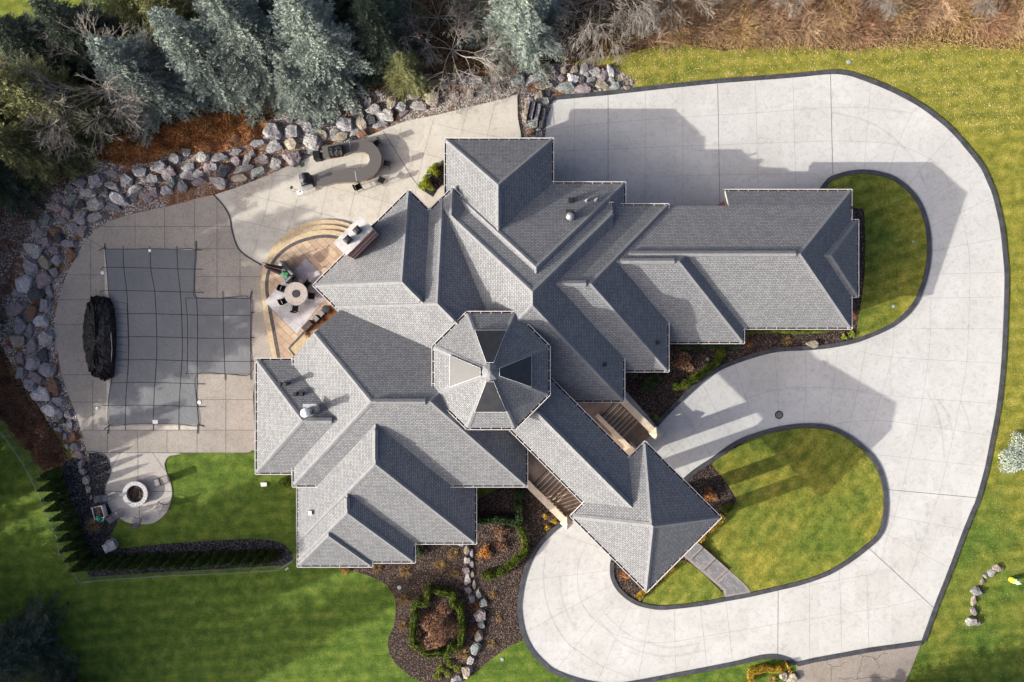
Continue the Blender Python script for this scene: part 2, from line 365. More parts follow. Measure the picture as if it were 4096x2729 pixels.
M['arbor'] = leafm('arborvitae', (.018, .035, .008), (.035, .065, .012), (.06, .095, .018), 2)
M['gold'] = leafm('gold_shrub', (.22, .13, .01), (.36, .23, .02), (.46, .33, .05), 2.5)
M['lime_shrub'] = leafm('lime_shrub', (.11, .14, .01), (.19, .23, .02), (.28, .31, .04), 2.5)
M['rustleaf'] = leafm('rust_leaves', (.13, .045, .016), (.30, .12, .038), (.48, .24, .085), 1.2)
M['maple'] = leafm('maple_leaves', (.16, .07, .045), (.27, .145, .085), (.38, .24, .14), 1.5)
M['drygrass'] = leafm('dry_grass', (.22, .12, .045), (.36, .24, .10), (.50, .37, .18), 3)
M['maroon'] = leafm('maroon_brush', (.045, .02, .014), (.09, .045, .03), (.15, .08, .05), 1.5)
# ================================================================ GROUND
def sheet(name, pts, z, mat, sp=False, closed=True, z0=None, kind='structure', n=6):
    q = G(pts)
    if sp: q = spline(q, True, n)
    mb = MB(); mb.prism([tuple(p) for p in q], z0, z)
    o = mb.build(name, mat); tag(o, kind=kind); return o
mb = MB(); mb.face([(-300, -300, 0), (300, -300, 0), (300, 300, 0), (-300, 300, 0)]); tag(mb.build('lawn', M['lawn']), kind='structure')
OUT_TOP = [(2214,402),(2330,391),(2446,380),(2670,355),(2870,335),(3000,325),(3170,312),(3321,298),(3388,303),(3429,315),(3522,350),(3603,388),(3679,431),(3759,491),(3812,540),(3870,607),(3920,672),(3945,725),(3969,785),(3996,900),(4009,1010),(4016,1120),(4010,1320),(4000,1490),(3982,1640),(3960,1757),(3937,1873),(3902,1998),(3886,2035),(3850,2123),(3792,2279),(3734,2426),(3685,2562)]
OUT_BOT = [(3685,2562),(3475,2591),(3252,2632),(3185,2648)]
OUT_B2 = [(3185,2648),(3155,2631),(3110,2618),(3066,2617),(3018,2625),(2936,2645),(2826,2667),(2670,2697),(2549,2720),(2465,2731),(2388,2728),(2312,2712),(2223,2679),(2179,2645),(2134,2596),(2103,2533),(2089,2466),(2087,2408),(2103,2315),(2129,2243),(2165,2185),(2214,2132),(2259,2096)]
o1 = spline(G(OUT_TOP), n=5); o2 = G(OUT_BOT); o3 = spline(G(OUT_B2), n=5)
outer = o1 + o2[1:] + o3[1:]
ring = [tuple(p) for p in outer] + [tuple(p) for p in G([(2450,1900),(2450,1650),(2300,1500),(2178,560),(2190,470)])]
mb = MB(); mb.prism(ring, None, .03)
def jl(pts, w=.012, z=.034, mi=1, sp=True):
    g = G(pts); q = spline(g, n=5) if (sp and len(g) > 2) else g
    b = len(mb.v); n = len(q)
    for i in range(n):
        d = (q[min(i + 1, n - 1)] - q[max(i - 1, 0)]).normalized(); nn = Vector((-d.y, d.x)) * w
        mb.v += [(q[i].x + nn.x, q[i].y + nn.y, z), (q[i].x - nn.x, q[i].y - nn.y, z)]
    for i in range(n - 1): mb.f.append((b + 2 * i, b + 2 * i + 1, b + 2 * i + 3, b + 2 * i + 2)); mb.m.append(mi)
for p in [[(2298,393),(2298,735)],[(2581,366),(2581,822)],[(2731,350),(2731,830)],[(3021,325),(3032,760)],[(3171,312),(3183,758)],
  [(3481,336),(3475,433),(3464,568),(3457,680)],[(3679,431),(3648,452),(3590,582),(3553,692)],[(3812,540),(3730,625),(3666,700),(3627,745)],
  [(3917,665),(3835,719),(3687,815)],[(3980,790),(3840,850),(3716,908)],[(4000,953),(3870,978),(3723,1004)],[(4010,1089),(3710,1099)],[(4010,1188),(3725,1192),(3692,1170)],
  [(4008,1316),(3604,1312),(3572,1295)],[(4000,1454),(3567,1429),(3440,1404)],[(3985,1615),(3525,1581),(3428,1562),(3330,1553),(3223,1551),(3107,1560),(3000,1590),(2870,1655),(2780,1720),(2700,1790),(2620,1865)],
  [(3960,1742),(3690,1703),(3493,1681),(3325,1697)],[(3940,1866),(3495,1817)],[(3545,2060),(3860,2121)],[(3525,2127),(3797,2272)],
  [(2180,520),(2432,492),(2731,470),(3031,452),(3176,441),(3324,431),(3474,433),(3648,452)],
  [(2210,606),(2432,598),(2731,585),(2873,581),(3027,574),(3178,569),(3327,565),(3464,568),(3590,582),(3720,636),(3780,703),(3840,850),(3870,978),(3879,1090),(3877,1190),(3873,1314),(3866,1450),(3841,1604),(3817,1720),(3787,1850),(3755,1975),(3715,2092),(3676,2205),(3632,2334)],
  [(2640,706),(3000,698),(3240,698)],[(3722,1190),(3722,1310),(3712,1437),(3690,1592),(3668,1703),(3638,1833),(3608,1955),(3573,2080),(3545,2160),(3525,2235),(3493,2297),(3465,2300),(3237,2341)],
  [(3575,1316),(3567,1429),(3523,1580),(3493,1681),(3464,1785)],[(3097,1410),(3110,1561),(3117,1708)],[(3223,1404),(3223,1551),(3213,1697)],[(3350,1398),(3330,1553),(3310,1700)],[(3468,1362),(3430,1562),(3390,1738)],
  [(2940,1461),(2985,1600),(3030,1728)],[(2809,1535),(2870,1655),(2935,1765)],[(2715,1625),(2780,1720),(2843,1822)],[(2622,1735),(2690,1800),(2762,1890)],
  [(2188,2165),(2178,2240),(2175,2312),(2180,2380),(2208,2472),(2258,2557),(2310,2602),(2410,2665),(2550,2720)],
  [(2362,2147),(2325,2220),(2310,2297),(2325,2405),(2384,2484),(2465,2538),(2580,2569),(2696,2566),(2811,2546),(3000,2515),(3096,2497),(3237,2476),(3365,2455),(3470,2440),(3560,2425),(3693,2393)],
  [(2225,2129),(2420,2197)],[(2110,2322),(2175,2313),(2310,2297),(2441,2279)],[(2108,2526),(2455,2335)],[(2225,2678),(2475,2376)],[(2390,2725),(2525,2413)],[(2551,2720),(2604,2437)],
  [(2702,2690),(2697,2437)],[(2828,2666),(2800,2420)],[(2930,2646),(2903,2405)],[(3238,2636),(3237,2341)],[(3367,2610),(3357,2282)],[(3475,2590),(3467,2300)]]:
    jl(p)
for p in [[(2432,382),(2432,735)],[(2870,337),(2879,822)],[(3321,298),(3330,700)],[(3905,1991),(3535,1957)],[(3471,2190),(3734,2431)],[(3110,2620),(3112,2358)]]: jl(p, .018, .036, 2)
for p in [[(2395,2480),(2470,2560),(2560,2605),(2680,2625),(2820,2600)],[(2420,2455),(2500,2530),(2590,2570),(2690,2590),(2800,2570)],[(3700,1560),(3745,1640),(3768,1740),(3775,1830)],[(3750,1595),(3790,1660),(3812,1740)],[(3840,1600),(3868,1670),(3880,1720)],[(2240,2300),(2250,2400),(2290,2500)],[(3330,450),(3500,500),(3640,620),(3700,740)]]: jl(p, .09, .0325, 3)
tag(mb.build('driveway', [M['drive'], M['joint'], M['joint_dark'], M['tyre']]), kind='structure')
mb = MB(); strip(o1, 0, .36, 0, .085, mb)
strip(spline(o3, n=1), 0, .36, 0, .085, mb)
strip(o2, 0, .36, 0, .085, mb)
tag(mb.build('driveway_kerb', M['kerb']), kind='structure')
sheet('old_asphalt', [(3185,2662),(3252,2648),(3475,2606),(3692,2572),(3681,2583),(3654,2654),(3623,2725),(3560,2860),(3190,2860)], .012, M['asphalt'])
mb = MB()
for p in [[(3300,2640),(3330,2668),(3395,2650)],[(3420,2612),(3448,2625),(3440,2680),(3420,2725)],[(3448,2625),(3500,2635),(3530,2615),(3560,2612)],[(3500,2635),(3520,2680)],[(3355,2712),(3430,2715),(3530,2708),(3615,2725)],[(3330,2668),(3320,2729)]]:
    pp = []
    for a, b in zip(p[:-1], p[1:]):
        for k in range(6): pp.append((a[0] + (b[0] - a[0]) * k / 6 + rng.uniform(-5, 5), a[1] + (b[1] - a[1]) * k / 6 + rng.uniform(-5, 5)))
    jl(pp, .022, .017, 0, False)
tag(mb.build('asphalt_cracks', M['joint_dark']), kind='structure')
# right bed (mulch) and its lawn, with the kerb
KB1 = [(2629,1708),(2670,1663),(2723,1610),(2781,1556),(2830,1516),(2893,1476),(3000,1436),(3107,1409),(3223,1402),(3312,1394),(3402,1377),(3473,1354),(3558,1316),(3612,1278),(3652,1236),(3683,1182),(3710,1102),(3723,1012),(3716,910),(3687,820),(3643,758),(3580,709),(3520,688),(3460,680),(3402,683),(3344,698),(3312,713),(3277,754)]
k1 = spline(G(KB1), n=5)
mb = MB(); mb.prism([tuple(p) for p in k1] + [tuple(p) for p in G([(3277,900),(2600,900),(2400,1300),(2500,1560)])], None, .05)
tag(mb.build('mulch_bed', M['mulch']), kind='structure')
mb = MB(); strip(k1, 0, .36, .02, .13, mb); tag(mb.build('garden_kerb', M['kerb']), kind='structure')
i1 = G([(3417,1368),(3473,1348),(3558,1308),(3606,1272),(3644,1230),(3675,1178),(3701,1100),(3713,1012),(3706,912),(3678,825),(3636,765),(3576,718),(3518,698),(3460,691),(3402,694),(3348,708),(3300,740),(3290,830),(3455,835),(3460,950),(3458,1080),(3448,1180),(3428,1300)])
mb = MB(); mb.prism([tuple(p) for p in i1], None, .07); tag(mb.build('side_lawn', M['lawn_back']), kind='structure')
# island
KB2 = [(3000,1739),(3107,1708),(3214,1694),(3312,1701),(3393,1737),(3464,1793),(3513,1855),(3540,1927),(3549,2003),(3546,2060),(3536,2114),(3511,2158),(3471,2194),(3408,2243),(3319,2297),(3208,2337),(3096,2364),(3000,2386),(2897,2405),(2804,2422),(2670,2437),(2603,2434),(2536,2415),(2478,2373),(2446,2324),(2439,2279),(2446,2234),(2500,2150),(2600,2030),(2732,1913),(2781,1873),(2848,1829),(2929,1771)]
k2 = spline(G(KB2), True, n=5)
mb = MB(); mb.prism([tuple(p) for p in k2], None, .06); tag(mb.build('island_mulch', M['mulch']), kind='structure')
kk = k2[:25 * 5 + 1] + []
mb = MB(); strip(k2[29 * 5:] + k2[:26 * 5], -.34, 0, .02, .13, mb); tag(mb.build('island_kerb', M['kerb']), kind='structure')
def inset_px(a, d):
    q = [Vector(p) for p in a]; return q
i2 = spline(G([(2930,1800),(3000,1758),(3107,1727),(3214,1713),(3308,1719),(3385,1753),(3452,1807),(3498,1866),(3523,1932),(3531,2003),(3528,2058),(3518,2106),(3497,2145),(3459,2179),(3398,2227),(3311,2281),(3204,2320),(3096,2346),(3000,2367),(2960,2370),(2779,2180),(2830,2120),(2895,2070),(2935,2025),(2942,1994),(2920,1954),(2875,1891),(2850,1850)]), True, 4)
mb = MB(); mb.prism([tuple(p) for p in i2], None, .075); tag(mb.build('island_lawn', M['lawn_in']), kind='structure')
i3 = spline(G([(2735,2240),(2890,2372),(2893,2388),(2804,2404),(2690,2419),(2600,2415),(2572,2398),(2650,2320)]), True, 4)
mb = MB(); mb.prism([tuple(p) for p in i3], None, .077); tag(mb.build('island_lawn_corner', M['lawn_in']), kind='structure')
# stepped walk from the portico
mb = MB()
a0_, b0_, a1_, b1_ = [P(*p).to_2d() for p in ((2712,2204),(2765,2146),(2893,2362),(2952,2312))]
ts = [0, .22, .50, .78, 1.0]; zs = [.50, .36, .22, .10]
for k in range(4):
    q = [a0_.lerp(a1_, ts[k]), a0_.lerp(a1_, ts[k + 1]), b0_.lerp(b1_, ts[k + 1]), b0_.lerp(b1_, ts[k])]
    if k == 3: q = [q[0], q[1], P(2899,2392).to_2d(), P(3004,2372).to_2d(), P(2990,2348).to_2d(), q[2], q[3]]
    c = sum(q, Vector((0, 0))) / len(q); mb.prism([tuple(p) for p in q], 0, zs[k], 1)
    mb.prism([tuple(c + (p - c) * .74) for p in q], None, zs[k] + .005, 0)
tag(mb.build('front_walk', [M['walk'], M['walkedge']]), kind='structure')
# south bed
SB = [(1366,2268),(1415,2283),(1491,2310),(1545,2341),(1576,2386),(1583,2431),(1576,2498),(1554,2556),(1554,2600),(1580,2650),(1634,2699),(1683,2725),(1760,2745),(1830,2735),(1888,2699),(1942,2654),(2000,2609),(2045,2580),(2090,2556),(2079,2466),(2074,2408),(2088,2312),(2115,2237),(2152,2178),(2200,2122),(2250,2085),(2150,1900),(1800,2050),(1450,2150)]
sheet('south_mulch_bed', SB, .03, M['mulch'], True, n=4)
# pool deck, patio, terrace
deck = G([(857,780),(661,829),(536,856),(446,883),(393,914),(348,959),(304,1030),(268,1102),(237,1191),(221,1280),(219,1347),(232,1400),(243,1480),(268,1561),(304,1654),(326,1721),(353,1808),(379,1808),(424,1824),(442,1869),(438,1905),(424,1936),(420,1976),(446,2043),(487,2079),(536,2097),(575,2099),(625,2088),(670,2047),(690,1980),(683,1927),(665,1882),(661,1851),(679,1824),(714,1813),(800,1812),(973,1812),(1010,1800),(1022,1775),(1022,1500),(1150,1480),(1150,1100),(1049,1062),(1000,1039),(982,1021),(951,986),(931,923),(920,865),(893,820)])
dk = spline(deck[:3], n=1)
mb = MB(); mb.prism([tuple(p) for p in spline(deck, True, 3)], None, .04)
for p in [[(405,907),(930,907)],[(790,996),(952,996)],[(275,1100),(420,1100)],[(785,1107),(1050,1107)],[(235,1199),(370,1199)],[(222,1299),(340,1299)],[(245,1499),(375,1499)],[(285,1609),(432,1609)],[(795,1599),(1022,1599)],[(326,1721),(1022,1721)],[(353,1810),(1010,1811)],
  [(541,858),(541,990)],[(659,832),(659,990)],[(779,805),(779,990)],[(869,790),(869,1190)],[(961,1000),(961,1190)],[(364,970),(364,1195)],[(371,1520),(373,1720)],[(904,1500),(904,1810)],[(431,1721),(431,1811)],[(550,1721),(553,1811)],[(669,1721),(669,1811)],[(789,1721),(789,1811)],[(355,957),(420,997)]]: jl(p, .018, .045, 1)
tag(mb.build('pool_deck', [M['deck'], M['joint_dark']]), kind='structure')
fp = G([(360,1812),(379,1810),(424,1826),(441,1869),(437,1905),(423,1936),(421,1976),(446,2041),(487,2077),(536,2095),(575,2097),(624,2086),(668,2045),(688,1980),(681,1927),(663,1882),(659,1851),(677,1824),(712,1814)])
mb = MB(); mb.prism([tuple(p) for p in spline(fp, True, 3)], None, .048)
for p in [[(422,1966),(690,1966)],[(553,1812),(553,1925)],[(559,2025),(559,2096)],[(484,1812),(445,1870)],[(612,1812),(660,1880)]]: jl(p, .018, .053, 1)
tag(mb.build('firepit_patio', [M['firepad'], M['joint_dark']]), kind='structure')
pat = G([(857,782),(933,758),(1000,733),(1080,700),(1223,638),(1300,600),(1400,575),(1491,540),(1560,510),(1625,487),(1759,460),(1880,430),(2000,402),(2069,382),(2071,473),(2082,530),(2089,600),(1900,900),(1750,1000),(1300,1160),(1100,1100),(1049,1062),(1000,1039),(982,1021),(951,986),(931,923),(920,865),(893,820)])
mb = MB(); mb.prism([tuple(p) for p in pat], 0, .14)
for p in [[(1000,668+40),(1150,704),(1275,736),(1574,817),(1640,835)],[(937,767),(1150,819),(1340,870)],[(940,880),(1060,905),(1180,935)],[(1235,640),(1172,870),(1150,930)],[(1346,600),(1284,870)],[(1467,560),(1398,870)],[(1608,505),(1563,676),(1514,870)],[(1737,473),(1690,640),(1660,780)],[(1870,440),(1838,560)],[(1982,408),(1946,556)],[(1100,700),(1060,860),(1010,1040)],[(1530,576),(1650,605),(1790,640)],[(1750,500),(1900,535),(2085,565)]]: jl(p, .016, .145, 1, False)
jl([(1534,527),(1650,714),(1682,756)], .022, .147, 2, False)
tag(mb.build('patio', [M['patio'], M['joint'], M['joint_dark']]), kind='structure')
mb = MB(); strip(spline(G([(857,780),(893,820),(920,865),(931,923),(951,986),(982,1021),(1049,1062)]), n=5), -.05, .05, .0, .17, mb)
tag(mb.build('patio_edging', M['darkmetal']), kind='structure')
# curved raised terrace with three steps
def arc(rt, rl, z0, z1, mi, mb):
    pts = []
    for k in range(61):
        a = R(48 + k * (196 - 48) / 60); s = min(1, max(0, (k / 60 - .35) / .5)); s = s * s * (3 - 2 * s)
        r = rt + (rl - rt) * s; pts.append((1310 + r * math.cos(a), 1146 - r * math.sin(a)))
    lo = {265: [(1058,1258),(1089,1400),(1105,1470)], 243: [(1060,1256),(1091,1400),(1107,1470)], 222: [(1063,1254),(1094,1400),(1109,1470)], 203: [(1082,1240),(1112,1400),(1125,1470)], 190: [(1096,1235),(1127,1400),(1138,1470)]}[rt]
    pts += lo + [(1420,1480),(1600,1100)]
    mb.prism([tuple(p) for p in G(pts)], z0, z1, mi)
mb = MB(); arc(265, 262, 0, .29, 0, mb); arc(243, 259, .29, .43, 0, mb); arc(222, 256, .43, .57, 0, mb); arc(203, 240, None, .575, 1, mb); arc(190, 226, None, .58, 2, mb)
# seat kerb of buff stone near the house corner
q = G([(1300,1395),(1335,1430),(1175,1440),(1160,1405),(1166,1392)][:0] or [(1230,1328),(1262,1360),(1185,1440),(1152,1402)]); 
tag(mb.build('terrace', [M['tan'], M['band'], M['paver']]), kind='structure')
mb = MB()
mb.prism([tuple(p) for p in G([(1162,1392),(1226,1322),(1232,1330),(1171,1394),(1190,1418),(1184,1424)])], None, .592, 0)
mb.prism([tuple(p) for p in G([(1168,1394),(1229,1328),(1330,1225),(1370,1232),(1262,1345),(1188,1421)])], None, .588, 1)
tag(mb.build('terrace_border', [M['band'], M['tan']]), kind='structure')
# gravel and litter beds behind the deck
sheet('gravel_bed', [(-60,900),(60,780),(150,700),(330,640),(520,640),(760,590),(1000,520),(1150,440),(1350,400),(1560,350),(1800,310),(2020,270),(2200,255),(2450,262),(2540,325),(2535,362),(2440,372),(2214,397),(2200,450),(2190,560),(2100,560),(2071,473),(2069,382),(2000,402),(1880,430),(1759,460),(1625,487),(1491,540),(1400,575),(1223,638),(1080,700),(933,758),(857,780),(661,829),(536,856),(446,883),(393,914),(348,959),(304,1030),(268,1102),(237,1191),(221,1280),(219,1347),(232,1400),(243,1480),(268,1561),(304,1654),(326,1721),(353,1808),(360,1850),(300,1830),(200,1700),(60,1480),(-40,1300)], .016, M['gravel'])
sheet('leaf_litter', [(-200,240),(300,230),(700,-100),(4300,-300),(4300,120),(4000,200),(3700,160),(3400,205),(3100,175),(2900,205),(2700,170),(2500,215),(2350,235),(2200,290),(1900,330),(1500,380),(1100,470),(800,580),(500,660),(200,700),(-200,800)], .010, M['litter'])
sheet('brown_mulch', [(-100,1000),(30,1060),(40,1300),(60,1480),(200,1700),(300,1860),(180,1900),(100,1790),(20,1690),(-100,1600)], .012, M['litter'])
sheet('black_gravel_bed', [(353,1808),(379,1808),(424,1824),(442,1869),(438,1905),(424,1936),(420,1976),(440,2040),(470,2090),(440,2150),(480,2195),(560,2185),(700,2172),(850,2162),(1000,2155),(1090,2160),(1140,2180),(1170,2215),(1172,2245),(1130,2262),(900,2275),(600,2292),(360,2308),(310,2230),(270,2100),(215,1930),(260,1850),(320,1815)], .014, M['black_gravel'])
mb = MB(); strip(spline(G([(353,1808),(379,1808),(424,1824),(442,1869),(438,1905),(424,1936),(420,1976)]), n=4), 0, .04, 0, .09, mb); tag(mb.build('bed_edging', M['darkmetal']), kind='structure')
# ================================================================ HOUSE
SL = .62
class Wing:
    # poly: eave rectangle in plan units (frame angle rot), planes: list of (normal2, point2) with eave height
    def __init__(s, name, rect, eave, rot=0, open_='', pieces=None, slope=SL, walls=True, label=None):
        s.name = name; s.eave = eave; s.slope = slope; s.rot = rot; s.walls = walls; s.label = label
        if rect is not None:
            u0, u1, v0, v1 = rect; s.corn = [s.w(u0, v0), s.w(u1, v0), s.w(u1, v1), s.w(u0, v1)]
            n = {'u0': ((1, 0), (u0, v0)), 'u1': ((-1, 0), (u1, v0)), 'v0': ((0, 1), (u0, v0)), 'v1': ((0, -1), (u0, v1))}
            s.planes = []
            for k, (d, p) in n.items():
                if k not in open_.split(): s.planes.append((s.wd(*d), s.w(*p)))
        s.pieces = pieces or [[]]
    def w(s, u, v):            # to plan px (x right, y down)
        if s.rot: return Vector(((u + v) / math.sqrt(2), (u - v) / math.sqrt(2)))
        return Vector((u, v))
    def wd(s, u, v): return s.w(u, v)
    def ph(s, i, p):
        n, q = s.planes[i]; return s.eave + s.slope * (p - q).dot(n) / K
    def hz(s, p):
        return min(s.ph(i, p) for i in range(len(s.planes)))
    def footp(s, k):
        poly = list(s.corn)
        for (n, d) in s.pieces[k]: poly = clip(poly, Vector(n), d)
        return poly
    def H(s, p):
        for k in range(len(s.pieces)):
            f = s.footp(k)
            if f and inside(f, p): return s.hz(p)
        return -1
def clip(poly, n, d):          # keep n.p >= d
    out = []
    for i in range(len(poly)):
        a, b = poly[i], poly[(i + 1) % len(poly)]; fa, fb = n.dot(a) - d, n.dot(b) - d
        if fa >= 0: out.append(a)
        if (fa >= 0) != (fb >= 0): out.append(a.lerp(b, fa / (fa - fb)))
    return out
def inside(poly, p):
    sgn = 0
    for i in range(len(poly)):
        a, b = poly[i], poly[(i + 1) % len(poly)]; c = (b - a).x * (p - a).y - (b - a).y * (p - a).x
        if abs(c) < 1e-9: continue
        if sgn == 0: sgn = 1 if c > 0 else -1
        elif (c > 0) != (sgn > 0): return False
    return True
Wg = []
def wing(*a, **k): x = Wing(*a, **k); Wg.append(x); return x
wing('garage', (300, 1271, -563.3, -50.5), 3.45, open_='u0', pieces=[[((0, 1), -500)], [((0, -1), 500), ((1, 0), 801)]])
wing('garage_mid', (60, 867, -562.5, 3.7), 3.45, pieces=[[((0, 1), -500)]])
wing('garage_bump', (1000, 1296, -450, -171), 3.45, open_='u0')
wing('wing_three', (-150, 573, -500, 108), 4.4)
wing('wing_four', (-267, 405, -500, 217), 5.0, pieces=[[((0, 1), -400)], [((0, -1), 400), ((-1, 0), -365)]])
wing('wing_five', (-250, 415, -583, 104), 4.2, pieces=[[((1, 0), -180)]])
wing('wing_north', (-244, 148, -745, -350), 4.2, open_='v1')
wing('living_front', (-652, -290, -365, 120), 5.0, rot=1, open_='u1')
wing('living_back', (-546, 60, -366, 188.5), 5.0, rot=1, open_='u1')
wing('nook', (-545.3, -380, 165, 239), 5.0, rot=1, open_='u1 v0')
wing('main', (-795, 51, -121, 526), 5.0, pieces=[[((.7071, .7071), -520)]])
wing('west', (-934, -560, 69.6, 482), 4.75, open_='u1')
wing('south_one', (-795.5, -138, 250, 750), 3.9, open_='v0')
wing('south_two', (-794.6, -366, 536, 820.6), 3.9, open_='v0')
wing('south_three', (-794, -525, 686, 835.5), 3.9, open_='v0')
wing('link', (200, 705, -224, 0), 6.5, rot=1, open_='u0 u1', walls=False)
wing('portico', (588, 959, -287, 77), 6.55, rot=1, walls=False)
T = Wing('tower', None, 8.5, slope=.68); T.planes = []; tc = Vector((-71, 100)); ap = 194.5
T.corn = [tc + Vector((math.cos(R(22.5 + 45 * k)), math.sin(R(22.5 + 45 * k)))) * ap / math.cos(R(22.5)) for k in range(8)]
for k in range(8):
    d = Vector((math.cos(R(45 * k)), math.sin(R(45 * k)))); T.planes.append((-d, tc + d * ap))
Wg.append(T)
house = empty('house', L(-20, 60, 0), 0, 'sprawling brick house with grey shingled hip roofs, octagonal tower and entrance portico', 'house')
hl = house.location
def hobj(mb, name, mats, **k):
    mb.v = [(x - hl.x, y - hl.y, z - hl.z) for x, y, z in mb.v]; return mb.build(name, mats, house, **k)
for wi, W in enumerate(Wg):
    mb = MB(); uvs = []; cap = MB(); guts = []; wl = MB()
    hidden = lambda p, z, W=W: any(o.H(p) > z + .02 for o in Wg if o is not W)
    for k in range(len(W.pieces)):
        foot = W.footp(k)
        if len(foot) < 3: continue
        polys = []
        for i in range(len(W.planes)):
            poly = foot
            for j in range(len(W.planes)):
                if j == i: continue
                ni, qi = W.planes[i]; nj, qj = W.planes[j]      # ph_j - ph_i >= 0
                n = nj - ni; d = qj.dot(nj) - qi.dot(ni)
                if n.length < 1e-9: continue
                poly = clip(poly, n, d)
                if len(poly) < 3: break
            if len(poly) >= 3: polys.append((i, poly))
        for i, poly in polys:
            n, q = W.planes[i]; pts = [L(p.x, p.y, W.ph(i, p)) for p in poly]
            nn = (pts[1] - pts[0]).cross(pts[2] - pts[0])
            order = list(range(len(pts)))
            if nn.z < 0: order = order[::-1]
            mb.face([pts[o] for o in order])
            tdir = Vector((-n.y, n.x)); s = math.sqrt(1 + W.slope ** 2)
            for o in order: uvs.append(((poly[o]).dot(tdir) / K + i * 3.3 + wi * 1.7, (poly[o] - q).dot(n) / K * s))
            # hips and ridges
            for e in range(len(poly)):
                a, b = poly[e], poly[(e + 1) % len(poly)]
                if (b - a).length < 2: continue
                m_ = (a + b) / 2
                for j, pj in polys:
                    if j <= i: continue
                    if abs(W.ph(i, a) - W.ph(j, a)) < 1e-3 and abs(W.ph(i, b) - W.ph(j, b)) < 1e-3:
                      N_ = 60; vis = [not hidden(a.lerp(b, (x + .5) / N_), W.ph(i, a.lerp(b, (x + .5) / N_)) - .01) for x in range(N_)]
                      rr = []; st = None
                      for x in range(N_ + 1):
                        if x < N_ and vis[x]:
                            if st is None: st = x
                        elif st is not None:
                            if x - st > 2: rr.append((st / N_, x / N_))
                            st = None
                      for ra_, rb_ in rr:
                        qa, qb = a.lerp(b, ra_), a.lerp(b, rb_)
                        pa, pb = L(qa.x, qa.y, W.ph(i, qa)), L(qb.x, qb.y, W.ph(i, qb)); d = (pb - pa).normalized()
                        flatr = abs(pa.z - pb.z) < 1e-3
                        hw = .17
                        off = []
                        for t_ in (i, j):
                            nt_ = Vector((W.planes[t_][0].x, -W.planes[t_][0].y, W.slope)).normalized()   # up-slope dir
                            dn = Vector((-W.planes[t_][0].x * W.slope, W.planes[t_][0].y * W.slope, 1)).normalized()
                            sd_ = d.cross(dn).normalized()
                            other = W.planes[j if t_ == i else i][0]
                            if sd_.dot(Vector((W.planes[t_][0].x, -W.planes[t_][0].y, 0))) > 0: sd_ = -sd_
                            off.append((sd_ * hw, dn * .035))
                        up = Vector((0, 0, .055))
                        A0, A1 = pa + off[0][0] + off[0][1], pb + off[0][0] + off[0][1]
                        B0, B1 = pa + off[1][0] + off[1][1], pb + off[1][0] + off[1][1]
                        cap.face([A0, A1, pb + up, pa + up]); cap.face([pa + up, pb + up, B1, B0])
                        cap.face([A0 - off[0][1] * 1.5, A1 - off[0][1] * 1.5, A1, A0]); cap.face([B0, B1, B1 - off[1][1] * 1.5, B0 - off[1][1] * 1.5])
                        if flatr and (pb - pa).length > 1.2:      # raised ridge vent
                            c0, c1 = pa + d * .35, pb - d * .35
                            sdv = Vector((-d.y, d.x, 0)) * .21
                            for s_ in (-1, 1):
                                cap.face([c0 + sdv * s_ + Vector((0, 0, .05)), c1 + sdv * s_ + Vector((0, 0, .05)), c1 + Vector((0, 0, .20)), c0 + Vector((0, 0, .20))])
                                cap.face([c0 + sdv * s_ + Vector((0, 0, -.15)), c1 + sdv * s_ + Vector((0, 0, -.15)), c1 + sdv * s_ + Vector((0, 0, .05)), c0 + sdv * s_ + Vector((0, 0, .05))], 1)
                            for c_ in (c0, c1): cap.face([c_ + sdv, c_ - sdv, c_ + Vector((0, 0, .2))])
        # soffit + fascia + gutter along the footprint
        cen = sum(foot, Vector((0, 0))) / len(foot)
        mn = min(W.hz(p) for p in foot)
        for e in range(len(foot)):
            a, b = foot[e], foot[(e + 1) % len(foot)]
            if (b - a).length < 1: continue
            t_ = (b - a).normalized(); no = Vector((t_.y, -t_.x))
            if no.dot((a + b) / 2 - cen) < 0: no = -no
            mid = (a + b) / 2 + no * 1.0
            if any(kk != k and inside(W.footp(kk), mid) for kk in range(len(W.pieces))): continue
            # fascia
            ns = max(1, int((b - a).length / 12)); 
            for q_ in range(ns):
                p0, p1 = a.lerp(b, q_ / ns), a.lerp(b, (q_ + 1) / ns); h0, h1 = W.hz(p0), W.hz(p1)
                mb2 = wl
                wl.face([L(p0.x, p0.y, h0 - .001), L(p1.x, p1.y, h1 - .001), L(p1.x, p1.y, h1 - .24), L(p0.x, p0.y, h0 - .24)], 1)
            # is it a true eave (constant height at eave)?
            runs = []; ns = max(2, int((b - a).length / 6)); cur = None
            for q_ in range(ns):
                p = a.lerp(b, (q_ + .5) / ns) + no * 3; z = W.hz(a.lerp(b, (q_ + .5) / ns))
                vis = not hidden(p, z)
                if vis and cur is None: cur = q_
                if (not vis or q_ == ns - 1) and cur is not None:
                    end = q_ + 1 if vis else q_
                    if end - cur >= 2: runs.append((cur / ns, end / ns))
                    cur = None
            for r0, r1 in runs:
                p0, p1 = a.lerp(b, r0), a.lerp(b, r1); z0, z1 = W.hz(p0), W.hz(p1)
                if abs(z0 - z1) > .02 or max(z0, z1) > W.eave + 1.2 or (W.hz((p0 + p1) / 2) - z0) > .1:
                    continue
                gi, go = 0.2 , 5.4
                def gp(p, d_, dz): return L(p.x + no.x * d_, p.y + no.y * d_, z0 + dz)
                e0, e1 = p0 - t_ * (0 if r0 > 0 else 0), p1
                if r0 == 0: e0 = p0 - t_ * go * .41 if len(foot) == 8 and W is T else p0
                gut = MB(); guts.append(gut)
